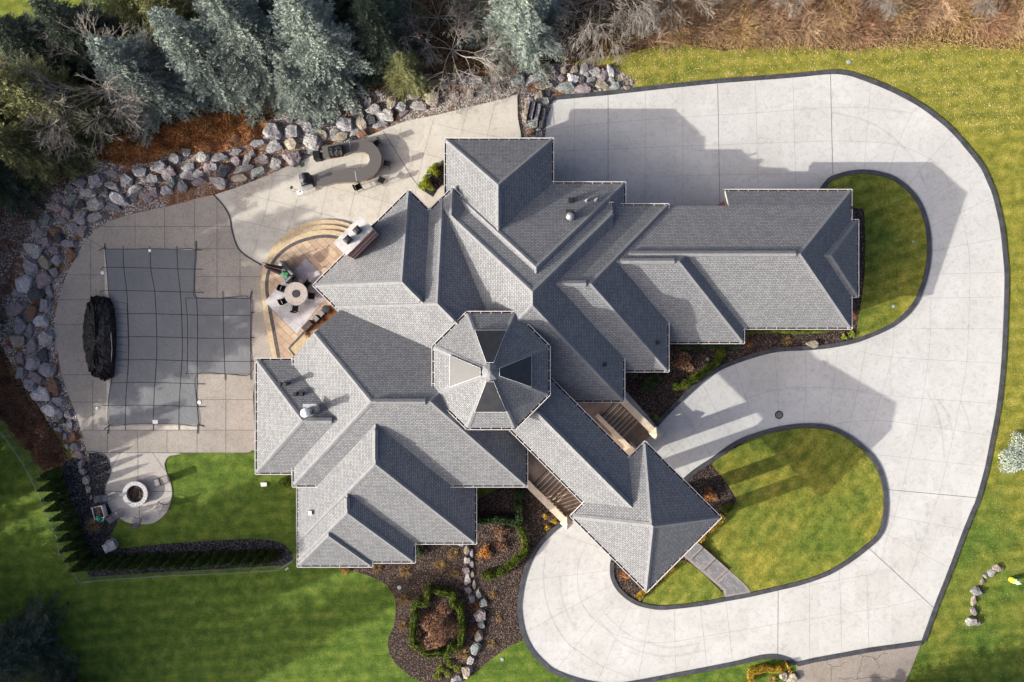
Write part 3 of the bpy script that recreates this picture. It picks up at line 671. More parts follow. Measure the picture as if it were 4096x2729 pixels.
                gut.face([gp(e0, gi, -.09), gp(e1, gi, -.09), gp(e1, go, -.09), gp(e0, go, -.09)], 1)
                x0 = e0 - t_ * go if r0 == 0 and W is not T else e0; x1 = e1 + t_ * go if r1 == 1 and W is not T else e1
                for da, db in ((go, go + 2.2),):
                    gut.face([gp(x0, da, .0), gp(x1, da, .0), gp(x1, db, .0), gp(x0, db, .0)], 0)
                    gut.face([gp(x0, db, .0), gp(x1, db, .0), gp(x1, db, -.14), gp(x0, db, -.14)], 0)
                    gut.face([gp(x0, da, .0), gp(x1, da, .0), gp(x1, da, -.09), gp(x0, da, -.09)], 0)
                gut.face([gp(e0, go, -.14), gp(e1, go, -.14), gp(e1, gi, -.14), gp(e0, gi, -.14)], 0)
                ln = (p1 - p0).length; nb = max(1, int(ln / 37))
                for q_ in range(nb + 1):
                    c_ = p0.lerp(p1, (q_ + .3) / (nb + .6))
                    gut.face([gp(c_ - t_ * .9, -1.5, .02), gp(c_ + t_ * .9, -1.5, .02), gp(c_ + t_ * .9, go + .5, .005), gp(c_ - t_ * .9, go + .5, .005)], 0)
        # soffit
        if True:
            zc = mn - .2 - wi * .003
            pts = [L(p.x, p.y, zc) for p in foot]; wl.face(pts, 1)
        if W.walls:
            ins = 20 + wi * .21
            poly = list(foot)
            for e in range(len(foot)):
                a, b = foot[e], foot[(e + 1) % len(foot)]; t_ = (b - a).normalized(); no = Vector((t_.y, -t_.x))
                if no.dot((a + b) / 2 - cen) < 0: no = -no
                mid = (a + b) / 2 + no * 1.0
                if any(kk != k and inside(W.footp(kk), mid) for kk in range(len(W.pieces))): continue
                poly = clip(poly, -no, -no.dot(a) + ins)
            if len(poly) >= 3:
                wl.prism([tuple(L(p.x, p.y, 0).to_2d()) for p in poly], 0, mn - .21 - wi * .003, 0)
                b0 = 0
    # open (gable) ends: closed by a vertical face so that nothing is hollow
    o = None
    me_v = [(x - hl.x, y - hl.y, z) for x, y, z in mb.v]
    m = bpy.data.meshes.new('roof'); m.from_pydata(me_v, [], mb.f); m.update()
    ul = m.uv_layers.new(name='uv'); ul.data.foreach_set('uv', np.array(uvs, dtype=np.float32).ravel())
    ro = link('roof', m, M['shingle'], house)
    hobj(cap, 'ridge_cap', [M['cap'], M['black']])
    for gut in guts: hobj(gut, 'gutter', [M['white'], M['gut_leaf']])
    hobj(wl, 'wall', [M['brick'] if W.walls else M['stone_wall'], M['fascia']])
    if W is T: troof = ro
# tower skylights (raised glazed boxes on four of the eight faces)
for k in range(4):
    a = R(90 * k); d = Vector((math.cos(a), math.sin(a))); s_ = Vector((-d.y, d.x))
    def tp(dist, side, dz): p = tc + d * dist + s_ * side; z = T.eave + T.slope * (ap - dist) / K + dz; return Vector(L(p.x, p.y, z)) - hl
    o_, i_ = 136, 31; wo, wi_ = 53, 12
    for nm, ex, z1, mt in (('skylight', 0, .20, 'darkmetal'), ('pane', -1.8, .225, 'glass')):
        mbs = MB(); q = [(o_ + ex, wo + ex), (o_ + ex, -wo - ex), (i_ - ex, -wi_ - ex * .8), (i_ - ex, wi_ + ex * .8)]
        top = [tp(x, y, z1) for x, y in q]; bot = [tp(x, y, .0 if ex == 0 else z1 - .03) for x, y in q]
        if (top[1] - top[0]).cross(top[2] - top[0]).z < 0: top = top[::-1]; bot = bot[::-1]
        mbs.face(top)
        for e in range(4): mbs.face([bot[e], bot[(e + 1) % 4], top[(e + 1) % 4], top[e]])
        if ex == 0:
            for e in range(4):                          # pale frame lip
                a1, b1 = top[e], top[(e + 1) % 4]; mbs.tube(a1, b1, .012, n=4, mi=1)
            sk = mbs.build(nm, [M['darkmetal'], M['whitemetal']], house)
            fixp = sk
        else: mbs.build(nm, M['glass'], fixp)
mbs = MB(); tz = T.eave + T.slope * ap / K; c_ = L(tc.x, tc.y, 0) - hl
mbs.lathe((c_.x, c_.y, tz - .32), [(.62, 0), (.35, .22), (.12, .38), (0, .40)], 8)
mbs.build('tower_cap', M['cap'], house)
# chimney
mbs = MB(); 
def uvp(u, v): return Vector(((u + v) / math.sqrt(2), (u - v) / math.sqrt(2)))
def box_uv(mb, u0, u1, v0, v1, z0, z1, mi=0):
    q = [L(*uvp(u, v), 0).to_2d() - hl.to_2d() for u, v in ((u0, v0), (u1, v0), (u1, v1), (u0, v1))]
    mb.prism([tuple(p) for p in q], z0, z1, mi)
box_uv(mbs, -668, -606, -192, -68, 0, 7.62, 0)
for z in (6.2, 7.0): box_uv(mbs, -669.5, -604.5, -193.5, -66.5, z, z + .12, 1)
ch = mbs.build('chimney', [M['brick'], M['slab']], house)
mbs = MB(); box_uv(mbs, -674, -610, -196, -65, 7.62, 7.85); mbs.build('chimney_cap', M['slab'], ch)
for uu, vv, hh in ((-641, -106, 0), (-641, -152, 0)):
    p = L(*uvp(uu, vv), 0) - hl; mbs = MB(); mbs.box((p.x, p.y, 8.0), (.38, .38, .34), R(45)); mbs.box((p.x, p.y, 8.28), (.56, .56, .2), R(45), 0, .5)
    mbs.build('flue', M['darkmetal'], ch, bevel=.03)
# roof vents
def vent(px, py, kind, name):
    # find the roof height under this photo point
    h = 6
    for _ in range(12):
        f = (1 - h / H); p = Vector(((px - CX) * f, (py - CY) * f)); h = max(o.H(p) for o in Wg)
    b = L(p.x, p.y, h) - hl; mbs = MB()
    if kind == 'box': mbs.box((b.x, b.y, b.z + .12), (.40, .40, .34), 0, 0, .92); mbs.build(name, M['black'], house, bevel=.02)
    if kind == 'small': mbs.box((b.x, b.y, b.z + .1), (.28, .28, .3), 0, 0, .9); mbs.build(name, M['black'], house)
    if kind == 'pale': mbs.box((b.x, b.y, b.z + .12), (.25, .28, .35), 0); mbs.build(name, M['whitemetal'], house)
    if kind == 'pipe': mbs.tube((b.x, b.y, b.z - .1), (b.x, b.y, b.z + .55), .07, .07, 10); mbs.lathe((b.x, b.y, b.z), [(.14, .08), (.08, .2)], 10); mbs.build(name, M['metal'], house)
    if kind == 'dpipe': mbs.tube((b.x, b.y, b.z - .1), (b.x, b.y, b.z + .9), .12, .12, 10); mbs.tube((b.x, b.y, b.z + .9), (b.x, b.y, b.z + 1.05), .18, .15, 10); mbs.build(name, M['darkmetal'], house)
    if kind == 'dome': mbs.box((b.x, b.y + .12, b.z + .2), (.62, .66, .25), 0, 1); mbs.lathe((b.x, b.y - .1, b.z + .1), [(.3, 0), (.3, .3), (.32, .34)], 16, 1); mbs.lathe((b.x, b.y - .1, b.z + .1), [(.32, .34), (.24, .50), (.12, .62), (0, .65)], 16); mbs.build(name, [M['metal'], M['darkmetal']], house, smooth=False)
    if kind == 'flue':
        mbs.tube((b.x, b.y, b.z - .3), (b.x, b.y, b.z + 1.9), .24, .24, 18); mbs.lathe((b.x, b.y, b.z), [(.5, .1), (.27, .5)], 18)
        mbs.tube((b.x, b.y, b.z + 1.0), (b.x, b.y, b.z + 1.08), .27, .27, 18, 1); mbs.lathe((b.x, b.y, b.z + 1.98), [(.31, 0), (.31, .1), (.15, .2), (0, .23)], 18, 2)
        mbs.box((b.x - .15, b.y + .35, b.z + .35), (1.0, .25, .12), 0, 0); mbs.build(name, [M['metal'], M['darkmetal'], M['whitemetal']], house)
for a in [(2283,803,'box','roof_vent'),(2346,803,'pipe','vent_pipe'),(2384,800,'pipe','vent_pipe'),(2279,865,'dome','roof_fan'),(2630,1371,'small','roof_vent'),(2418,1459,'small','roof_vent'),
          (1134,1534,'dpipe','vent_pipe'),(1156,1534,'dpipe','vent_pipe'),(1183,1577,'small','roof_vent'),(1208,1576,'small','roof_vent'),(1254,1640,'flue','flue'),(1244,2049,'pale','roof_vent')]: vent(*a)
# portico columns and floor, porch stairs, parapets
for (u, v) in ((640, 20), (905, 20), (905, -220), (640, -220)):
    mbs = MB(); p = L(*uvp(u, v), 0) - hl
    mbs.box((p.x, p.y, .45), (1.15, 1.15, .9), R(45), 0); mbs.box((p.x, p.y, .95), (1.25, 1.25, .12), R(45), 1)
    mbs.box((p.x, p.y, 3.6), (.85, .85, 5.2), R(45), 0); mbs.box((p.x, p.y, 6.15), (1.0, 1.0, .2), R(45), 1); mbs.build('column', [M['stone_wall'], M['lime']], house)
mbs = MB(); box_uv(mbs, 610, 935, -240, 40, 6.0, 6.34, 0); mbs.build('ceiling', M['fascia'], house)
mbs = MB(); box_uv(mbs, 880, 965, -215, 15, .0, .52, 0); mbs.build('landing', M['porch'], house)
mbs = MB(); box_uv(mbs, 150, 455, -352, 142, 0, 1.05, 0); mbs.build('porch_floor', M['porch'], house)
mbs = MB(); box_uv(mbs, 440, 700, -246, 39, 0, .06, 0); mbs.build('porch_floor', M['porch'], house)
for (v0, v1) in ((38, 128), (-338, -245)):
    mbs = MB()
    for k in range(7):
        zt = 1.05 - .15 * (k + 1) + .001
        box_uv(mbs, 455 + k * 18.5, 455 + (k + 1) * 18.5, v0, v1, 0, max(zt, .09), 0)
        box_uv(mbs, 455 + k * 18.5, 455 + k * 18.5 + 4.5, v0, v1, None, max(zt, .09) + .006, 1)  # black strip along the tread's back: nosing shade painted in
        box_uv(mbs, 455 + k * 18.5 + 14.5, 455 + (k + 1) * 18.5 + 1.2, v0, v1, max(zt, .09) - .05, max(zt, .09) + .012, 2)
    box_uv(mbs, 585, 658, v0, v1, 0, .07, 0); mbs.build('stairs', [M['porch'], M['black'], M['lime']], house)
for (v0, v1, s_) in ((130, 152, 1), (-362, -340, -1)):
    mbs = MB(); box_uv(mbs, 380, 500, v0, v1, 0, 1.3, 0); box_uv(mbs, 500, 636, v0, v1, 0, .22, 0); box_uv(mbs, 378, 637, v0 - 2, v1 + 2, 1.28, 1.42, 1)
    for k in range(8):
        u = 506 + k * 17; box_uv(mbs, u, u + 8, v0 + 6, v1 - 6, .22, 1.28, 1)
    mbs.build('balustrade', [M['stone_wall'], M['lime']], house)
    mbs = MB(); box_uv(mbs, 637, 668, v0 - 5, v1 + 5, 0, 1.45, 0); c = L(*uvp(652.5, (v0 + v1) / 2), 0) - hl
    mbs.box((c.x, c.y, 1.62), (.78, .78, .30), R(45), 1, .12); mbs.build('pier', [M['stone_wall'], M['lime']], house)
    vi = (22, 37) if s_ > 0 else (-244, -229)
    mbs = MB(); box_uv(mbs, 440, 650, vi[0], vi[1], 0, 1.25, 0); box_uv(mbs, 438, 652, vi[0] - 1.5, vi[1] + 1.5, 1.25, 1.33, 1); mbs.build('parapet', [M['stone_wall'], M['lime']], house)
# ================================================================ OBJECTS
def qpx(pts, h=0): return [tuple(p) for p in G(pts, h)]
# ---- pool cover -------------------------------------------------------
pc = empty('pool_cover', P(720, 1345, 0), 0, 'grey mesh safety cover strapped over the L-shaped swimming pool', 'pool cover')
pl = pc.location
def rel(mb, o): l = o.location; mb.v = [(x - l.x, y - l.y, z - l.z) for x, y, z in mb.v]; return mb
main = [(422,997),(520,998),(602,996),(700,999),(781,1001),(779,1080),(778,1150),(786,1191),(893,1193),(1003,1192),(1004,1300),(1003,1400),(1003,1497),(900,1496),(790,1496),(787,1600),(795,1699),(720,1697),(612,1694),(510,1697),(440,1700),(434,1623),(447,1530),(460,1440),(466,1370),(462,1270),(447,1205),(437,1173),(430,1080)]
mb = MB(); mb.prism(qpx(main), .04, .075); rel(mb, pc).build('mesh_sheet', M['poolcover'], pc)
mb = MB()
def st(pts, w=.025, z=.085, a=None): 
    q = G(pts); q = spline(q, n=4) if len(q) > 2 else q
    strip(q, -w, w, z - .012, z, mb)
for x0, x1 in ((494,505),(602,617),(709,719)): st([(x0, 985), (x0 + 4, 1080), (x1 + 5, 1180), (x1 + 12, 1350), (x1 + 10, 1450), (x1, 1600), (x1 - 2, 1720)])
for y, xa, xb in ((1073,405,812),(1165,402,818)): st([(xa, y + 6), (430, y - 3), (600, y), (700, y + 3), (xb, y + 5)])
for y, xa, xb in ((1255,455,1003),(1347,462,1003),(1439,462,1003),(1530,445,815),(1621,410,820)): st([(xa, y + 2), (600, y), (800, y + 6), (xb, y + 7)])
st([(744,1193),(752,1300),(750,1495)], .02); st([(893,1165),(895,1300),(898,1400),(902,1520)]); st([(788,1193),(792,1300),(790,1496)]); st([(744,1193),(1003,1195)], .02); st([(744,1495),(1003,1497)], .02)
st([(510,1215),(516,1400),(514,1500)], .02)
for k in range(11): st([(456, 1207 + k * 28), (512, 1214 + k * 28)], .014)
for p in [[(422,990),(398,1003)],[(422,997),(420,975)],[(781,1001),(810,1001)],[(785,1001),(786,965)],[(440,1700),(418,1718)],[(438,1700),(434,1735)],[(795,1699),(818,1706)],[(792,1699),(792,1735)],[(1003,1192),(1008,1165)],[(1003,1250),(1018,1252)],[(1003,1350),(1018,1352)],[(1003,1445),(1018,1447)],[(1003,1497),(1006,1520)]]: st(p, .035)
st(main + [main[0]], .02, .088); 
rel(mb, pc).build('strap', M['black'], pc)
mb = MB(); mb.prism(qpx([(596,998),(606,998),(606,1009),(596,1009)]), .075, .10); rel(mb, pc).build('patch', M['whitemetal'], pc)
mb = MB(); mb.prism(qpx([(614,1680),(634,1680),(634,1695),(614,1695)]), .075, .10); rel(mb, pc).build('patch', M['whitemetal'], pc)
mb = MB()
for p in ([(418,1000),(422,1000),(434,1090),(441,1180),(440,1210),(421,1190)],[(427,1500),(445,1500),(434,1620),(438,1690),(429,1690)],[(660,997),(780,997),(780,1003),(700,1001)],[(392,1697),(440,1702),(795,1702),(795,1719),(392,1719)]): mb.prism(qpx(p), None, .052)
tag(mb.build('pool_coping', pm('coping', [(.3, (.36, .32, .27)), (.7, (.50, .45, .38))], 2, 3)), kind='structure')
# ---- tarp over the pool slide ----------------------------------------
tp_ = empty('pool_slide', P(405, 1355, 0), 0, 'pool slide wrapped in a black tarpaulin at the left edge of the pool', 'pool slide')
outl = [(375,1197),(412,1190),(446,1204),(462,1250),(468,1330),(466,1420),(458,1500),(440,1512),(420,1518),(395,1506),(373,1496),(353,1431),(340,1347),(348,1258)]
q = spline(G(outl), True, 5); c = sum(q, Vector((0, 0))) / len(q)
mb = MB(); n = len(q); lev = [(1.0, .03), (.97, .35), (.86, .62), (.55, .86), (.25, .95)]
for s_, z in lev:
    for i, p in enumerate(q):
        d = p - c; jit = 1 + (.03 + .05 * z) * math.sin(i * 2.3 + z * 5) + rng.uniform(-.035, .035) * (s_ < 1)
        sx = s_ if s_ == 1 else s_; v = c + Vector((d.x * s_ * jit, d.y * (1 - (1 - s_) * .45) * jit)); mb.v.append((v.x, v.y, z + rng.uniform(-.07, .07) * (s_ < 1)))
for k in range(len(lev) - 1):
    for i in range(n): j = (i + 1) % n; mb.f.append((k * n + i, k * n + j, (k + 1) * n + j, (k + 1) * n + i)); mb.m.append(0)
b = 4 * n; mb.v.append((c.x, c.y, .97))
for i in range(n): mb.f.append((b + i, b + (i + 1) % n, 5 * n)); mb.m.append(0)
rel(mb, tp_).build('tarpaulin', M['tarp'], tp_)
mb = MB(); mb.tube(P(440,1508,.1), P(448,1400,.8), .03); mb.tube(P(448,1400,.8), P(444,1330,.9), .03); rel(mb, tp_).build('handrail', M['silver'], tp_)
# ---- grill island -----------------------------------------------------
gi = empty('grill_island', P(1440, 660, 0), 0, 'U-shaped outdoor kitchen island with a speckled dark granite countertop', 'outdoor kitchen')
HT = 1.0
def c1(x, y): return (1150 + x / 4.48, 520 + y / 4.48)
outer_ = [c1(*p) for p in ((612,290),(860,250),(1110,200),(1250,170),(1400,180),(1530,235),(1630,340),(1685,470),(1680,600),(1630,720),(1540,830),(1400,895),(1240,920),(1230,935),(1000,940),(800,955),(680,985),(560,1008),(530,960),(495,870),(495,820),(600,770),(750,730),(900,722),(1100,728),(1210,725),(1330,690),(1430,630),(1475,540),(1455,450),(1380,400),(1280,385),(1140,385),(1000,440),(830,475),(640,500))]
mb = MB(); mb.prism(qpx(outer_, 1), HT - .06, HT); rel(mb, gi).build('countertop', M['granite'], gi)
def shrink(pts, f, cc): return pts
mb = MB()
q = G(outer_, 1); m_ = len(q)
ins = []
for i in range(m_):
    a, b, c_ = q[i - 1], q[i], q[(i + 1) % m_]; d1, d2 = (b - a).normalized(), (c_ - b).normalized(); nn = (Vector((d1.y, -d1.x)) + Vector((d2.y, -d2.x))); nn = nn.normalized() if nn.length > .1 else Vector((0, 0)); ins.append(b + nn * .10)
mb.prism([tuple(p) for p in ins], 0, HT - .06); rel(mb, gi).build('base', M['counter_stone'], gi)
mb = MB(); mb.tube(P(*c1(1112,205), HT + .005), P(*c1(1130,375), HT + .005), .012, n=4); mb.tube(P(*c1(1208,735), HT + .005), P(*c1(1240,920), HT + .005), .012, n=4); rel(mb, gi).build('seam', M['whitemetal'], gi)
g = empty('covered_grill', P(*c1(880,395), HT), R(8), 'built-in grill under a fitted black cover on the island', 'grill')
mb = MB(); mb.box((0, 0, .06), (1.05, .92, .12)); mb.build('base', M['darkmetal'], g)
mb = MB(); pr = [(-.45, .0), (-.47, .2), (-.36, .42), (-.05, .55), (.25, .52), (.42, .30), (.46, 0)]
for k in range(len(pr) - 1):
    (y0, z0), (y1, z1) = pr[k], pr[k + 1]; w0 = .55 - .03 * z0; mb.face([(-w0, y0, z0), (w0, y0, z0), (w0 - .02, y1, z1), (-w0 + .02, y1, z1)])
for s_ in (-1, 1): mb.face([(s_ * .54, y, z) for y, z in (pr if s_ > 0 else pr[::-1])])
mb.build('cover', M['tarp'], g, bevel=.03)
mb = MB(); mb.box((.02, -.39, .32), (.2, .03, .05)); mb.build('emblem', flat('red_emblem', (.5, .06, .09)), g)
gd = empty('storage_bin', P(*c1(570,500), 0), R(8), 'black covered cart standing at the left end of the grill counter', 'cart')
mb = MB(); mb.box((0, 0, .45), (.58, .72, .9), 0, 0, .95); mb.build('cover', M['tarp'], gd, bevel=.04)
mb = MB(); mb.box((.0, 0, .93), (.5, .62, .05)); mb.build('lid', M['fabric_dark'], gd)
# barrel oven
po = empty('pizza_oven', P(*c1(385,950), 0), R(-74), 'black barrel-topped outdoor oven with a round chimney at the end of the counter', 'oven')
mb = MB(); mb.box((0, 0, .45), (.95, .85, .9)); mb.build('base', M['darkmetal'], po)
mb = MB(); n = 12
for k in range(n):
    a0, a1 = math.pi * k / n, math.pi * (k + 1) / n
    mb.face([(-.5, .44 * math.cos(a0), .9 + .5 * math.sin(a0)), (-.5, .44 * math.cos(a1), .9 + .5 * math.sin(a1)), (.42, .44 * math.cos(a1), .9 + .5 * math.sin(a1)), (.42, .44 * math.cos(a0), .9 + .5 * math.sin(a0))][::-1])
mb.face([(.42, .44 * math.cos(math.pi * k / n), .9 + .5 * math.sin(math.pi * k / n)) for k in range(n + 1)]); mb.face([(-.5, .44 * math.cos(math.pi * k / n), .9 + .5 * math.sin(math.pi * k / n)) for k in range(n + 1)][::-1])
mb.build('dome', M['darkmetal'], po)
mb = MB(); mb.tube((.2, -.12, 1.3), (.2, -.12, 1.75), .09, .09, 12); mb.tube((.2, -.12, 1.75), (.2, -.12, 1.85), .15, .15, 14); mb.build('chimney', M['metal'], po)
mb = MB(); mb.box((.55, 0, .92), (.28, .85, .05)); mb.box((.49, 0, 1.05), (.03, .7, .2)); mb.build('shelf', M['metal'], po)
tr = empty('tool_stand', P(*c1(265,1150), 0), R(20), 'small steel side table holding long oven tools beside the barrel oven', 'side table')
mb = MB(); mb.box((0, 0, .7), (.46, .38, .03)); mb.build('tray', M['whitemetal'], tr)
for sx in (-.2, .2):
    for sy in (-.16, .16): mb = MB(); mb.tube((sx, sy, 0), (sx, sy, .7), .012); mb.build('leg', M['darkmetal'], tr)
mb = MB(); mb.tube((.05, 0, .73), (-.35, .42, 1.0), .018); mb.box((-.42, .48, 1.02), (.26, .2, .02), R(40)); mb.tube((.0, -.05, .73), (-.5, .25, .95), .012); mb.build('tools', M['darkmetal'], tr)
# ---- chairs -----------------------------------------------------------
def bar_chair(name, loc, rz, label):
    t = empty(name, loc, rz, label, 'bar chair', 'bar chairs round the outdoor kitchen')
    mb = MB(); mb.box((0, 0, .76), (.50, .48, .05)); mb.build('seat', M['fabric_dark'], t, bevel=.02)
    mb = MB()
    for k in range(5):
        y0, y1 = -.25 + .1 * k, -.15 + .1 * k; x0, x1 = .27 - .5 * y0 * y0, .27 - .5 * y1 * y1
        mb.face([(x0, y0, .8), (x1, y1, .8), (x1 + .08, y1, 1.18), (x0 + .08, y0, 1.18)]); mb.face([(x0 + .03, y0, .8), (x0 + .11, y0, 1.18), (x1 + .11, y1, 1.18), (x1 + .03, y1, .8)]); mb.face([(x0 + .08, y0, 1.18), (x1 + .08, y1, 1.18), (x1 + .11, y1, 1.18), (x0 + .11, y0, 1.18)])
    mb.build('backrest', M['fabric_dark'], t)
    for sx in (-1, 1):
        for sy in (-1, 1): mb = MB(); mb.tube((sx * .23, sy * .22, .75), (sx * .28, sy * .26, 0), .018); mb.build('leg', M['darkmetal'], t)
    mb = MB()
    for sy in (-1, 1): mb.tube((-.26, sy * .24, .3), (.26, sy * .24, .3), .012)
    mb.tube((-.25, -.24, .42), (-.25, .24, .42), .012); mb.tube((.26, -.24, .3), (.26, .24, .3), .012)
    for sy in (-1, 1): mb.tube((-.2, sy * .26, .98), (.3, sy * .25, 1.0), .014); mb.tube((-.2, sy * .26, .76), (-.2, sy * .26, .98), .012)
    mb.build('frame', M['darkmetal'], t); return t
bc = bar_chair('bar_chair', P(*c1(1300,1040), 0), R(-152), 'black bar chair below the counter seam, farthest left of its row')
bc.location = P(1442, 756); bc.rotation_euler[2] = R(205)
dup(bc, P(1532,729), R(-28), 'black bar chair with sunlit seat, between the two other counter chairs')
dup(bc, P(1553,664), R(-10), 'black bar chair facing the right curve of the counter, back to the roof')
dup(bc, P(1515,583), R(42), 'black bar chair tucked at the upper right curve of the counter near the rocks')
def patio_chair(loc, rz, label, grp='patio chairs round the fire pit', fab='fabric_grey', cat='patio chair'):
    t = empty('patio_chair', loc, rz, label, cat, grp)
    mb = MB(); mb.box((0, 0, .42), (.50, .52, .03)); mb.build('seat', M[fab], t, bevel=.012)
    mb = MB(); mb.face([(.24, -.26, .43), (.24, .26, .43), (.42, .26, 1.0), (.42, -.26, 1.0)]); mb.face([(.26, -.26, .43), (.44, -.26, 1.0), (.44, .26, 1.0), (.26, .26, .43)]); mb.build('backrest', M[fab], t)
    mb = MB()
    for s_ in (-1, 1):
        y = s_ * .30
        mb.tube((-.32, y, 0), (-.28, y, .62), .02); mb.tube((-.28, y, .62), (.33, y, .64), .022); mb.tube((.36, y, 0), (.24, y, .43), .02); mb.tube((.24, y, .43), (.44, y, 1.02), .02)
        mb.tube((-.3, y, .4), (.25, y, .43), .018)
    mb.tube((.44, -.3, 1.02), (.44, .3, 1.02), .018); mb.tube((-.27, -.3, .42), (-.27, .3, .42), .018)
    mb.build('frame', M['darkmetal'], t); return t
def d3(x, y): return (340 + x / 5.6, 1820 + y / 5.6)
pch = patio_chair(P(*d3(1690,590)), R(17), 'grey sling patio chair at the upper right of the fire pit, shadow on the lawn')
dup(pch, P(*d3(1740,1130)), R(-28), 'grey sling patio chair at the lower right of the fire pit by the paving edge')
dup(pch, P(*d3(1240,1450)), R(-96), 'grey sling patio chair directly below the fire pit')
dup(pch, P(*d3(760,1340)), R(-140), 'dark sling patio chair beside the planter box, lower left of the fire pit')
dup(pch, P(*d3(500,940)), R(182), 'dark sling patio chair left of the fire pit, above the planter box')
# fire pit
fpit = empty('fire_pit', P(554, 1971), 0, 'round stone fire pit with pale coping and charred leaves inside', 'fire pit')
fc = P(553, 1969)
mb = MB(); mb.lathe((0, 0, 0), [(1.0, 0), (.98, .46)], 40); mb.lathe((0, 0, 0), [(.70, .46), (.68, .1)], 40); mb.build('wall', M['counter_stone'], fpit)
mb = MB(); mb.lathe((0, 0, 0), [(1.03, .46), (1.03, .53), (.70, .53), (.70, .46)], 32)
mb.build('coping', M['firestone'], fpit)
mb = MB()
for k in range(22):
    a = 2 * math.pi * k / 22; d = Vector((math.cos(a), math.sin(a), 0)); mb.tube(d * .70 + Vector((0, 0, .531)), d * 1.03 + Vector((0, 0, .531)), .006, n=4)
mb.build('joint', M['darkmetal'], fpit)
mb = MB(); NN = 26
for i in range(NN):
    for j in range(NN):
        pass
bmv = [(0, 0, .30)]; rings = 9
for k in range(1, rings + 1):
    for i in range(28):
        a = 2 * math.pi * i / 28; r = .70 * k / rings; bmv.append((r * math.cos(a), r * math.sin(a), .28 + rng.uniform(-.04, .06)))
mb.v = bmv
for i in range(28): mb.f.append((0, 1 + i, 1 + (i + 1) % 28)); mb.m.append(0)
for k in range(rings - 1):
    for i in range(28): j = (i + 1) % 28; mb.f.append((1 + k * 28 + i, 1 + (k + 1) * 28 + i, 1 + (k + 1) * 28 + j, 1 + k * 28 + j)); mb.m.append(0)
mb.build('ash', M['char'], fpit)
mb = MB(); mb.box((-1.15, -.05, .2), (.4, .22, .38), R(10)); fpit_s = mb.build('step_stone', M['firestone'], fpit)
# planter box
pb = empty('planter_box', P(*d3(400,1250)), R(14), 'raised grey planter box with leafy greens beside the fire pit', 'planter')
mb = MB()
for s_ in (-1, 1): mb.box((s_ * .40, 0, .4), (.05, 1.0, .5)); mb.box((0, s_ * .48, .4), (.75, .05, .5))
mb.build('box', M['firestone'], pb)
mb = MB(); mb.box((0, 0, .55), (.74, .9, .06)); mb.build('soil', M['mulch'], pb)
for sx in (-1, 1):
    for sy in (-1, 1): mb = MB(); mb.box((sx * .41, sy * .49, .38), (.07, .07, .76)); mb.build('leg', M['silver'], pb)
# stack of pale stone (fluted fountain)
ff = empty('stone_fountain', P(452, 2178), R(25), 'fluted grey stone ornament standing in the black gravel near the hedge corner', 'ornament')
mb = MB(); mb.lathe((0, 0, 0), [(.5, 0), (.52, .35), (.35, .5), (0, .52)], 20)
mb.build('base', ROCK['grey'], ff, smooth=True)
mb = MB()
for k in range(6): mb.tube((-.42 + .17 * k, -.38, .52), (-.38 + .17 * k, .30, .62), .085, .075, 8)
mb.build('flute', ROCK['white'], ff)
# ---- terrace furniture -------------------------------------------------
TZ = .59
rg = [P(*p, TZ) for p in ((1223,1034),(1318,1118),(1189,1335),(1059,1206))]
rc = (P(1223,1034,TZ) + P(1189,1335,TZ)) / 2
q = qpx([(1223,1034),(1318,1130),(1187,1336),(1059,1206)], TZ)
q = qpx([(1223,1034),(1336,1149),(1187,1336),(1059,1206)], TZ)
mb = MB(); mb.prism(q, TZ, TZ + .012); tag(mb.build('patterned_rug', M['rug']), 'distressed grey and cream patterned rug on the flagstone terrace', 'rug')
tb = empty('dining_table', P(1196, 1178, TZ), 0, 'round pale wood dining table with a dark fire bowl in its middle, on the rug', 'table')
mb = MB(); mb.lathe((0, 0, 0), [(0, .72), (.90, .72), (.92, .76), (.90, .79), (0, .79)], 40); mb.build('tabletop', M['wood'], tb)
mb = MB(); mb.lathe((0, 0, 0), [(.925, .73), (.95, .76), (.93, .795), (.90, .795)], 40); mb.build('rim', M['silver'], tb)
mb = MB(); mb.lathe((0, 0, 0), [(.32, .79), (.31, .82), (0, .82)], 28); mb.build('bowl_lid', M['darkmetal'], tb)
mb = MB(); mb.lathe((0, 0, 0), [(.45, 0), (.35, .1), (.32, .72)], 20); mb.build('pedestal', M['darkmetal'], tb)
tcx = P(1196, 1178, TZ)
def dchair(ang, r, rz, label, src=None):
    loc = tcx + Vector((r * math.cos(R(ang)), r * math.sin(R(ang)), .012))
    return loc, rz, label
dc = empty('dining_chair', tcx + Vector((1.15 * math.cos(R(160)), 1.15 * math.sin(R(160)), .012)), R(160), 'dark dining chair on the upper left side of the round table', 'dining chair', 'dining chairs round the fire table')
mb = MB(); mb.box((0, 0, .45), (.50, .50, .06)); mb.build('seat', M['fabric_dark'], dc, bevel=.02)
mb = MB()
for k in range(4):
    y0, y1 = -.26 + .13 * k, -.13 + .13 * k; x0, x1 = .28 - .6 * y0 * y0, .28 - .6 * y1 * y1
    mb.face([(x0, y0, .48), (x1, y1, .48), (x1 + .1, y1, .90), (x0 + .1, y0, .90)]); mb.face([(x0 + .03, y0, .48), (x0 + .13, y0, .90), (x1 + .13, y1, .90), (x1 + .03, y1, .48)]); mb.face([(x0 + .1, y0, .90), (x1 + .1, y1, .90), (x1 + .13, y1, .90), (x0 + .13, y0, .90)])
mb.build('backrest', M['fabric_dark'], dc)
for sx in (-1, 1):
    for sy in (-1, 1): mb = MB(); mb.tube((sx * .22, sy * .22, .44), (sx * .27, sy * .27, 0), .018); mb.build('leg', M['darkmetal'], dc)
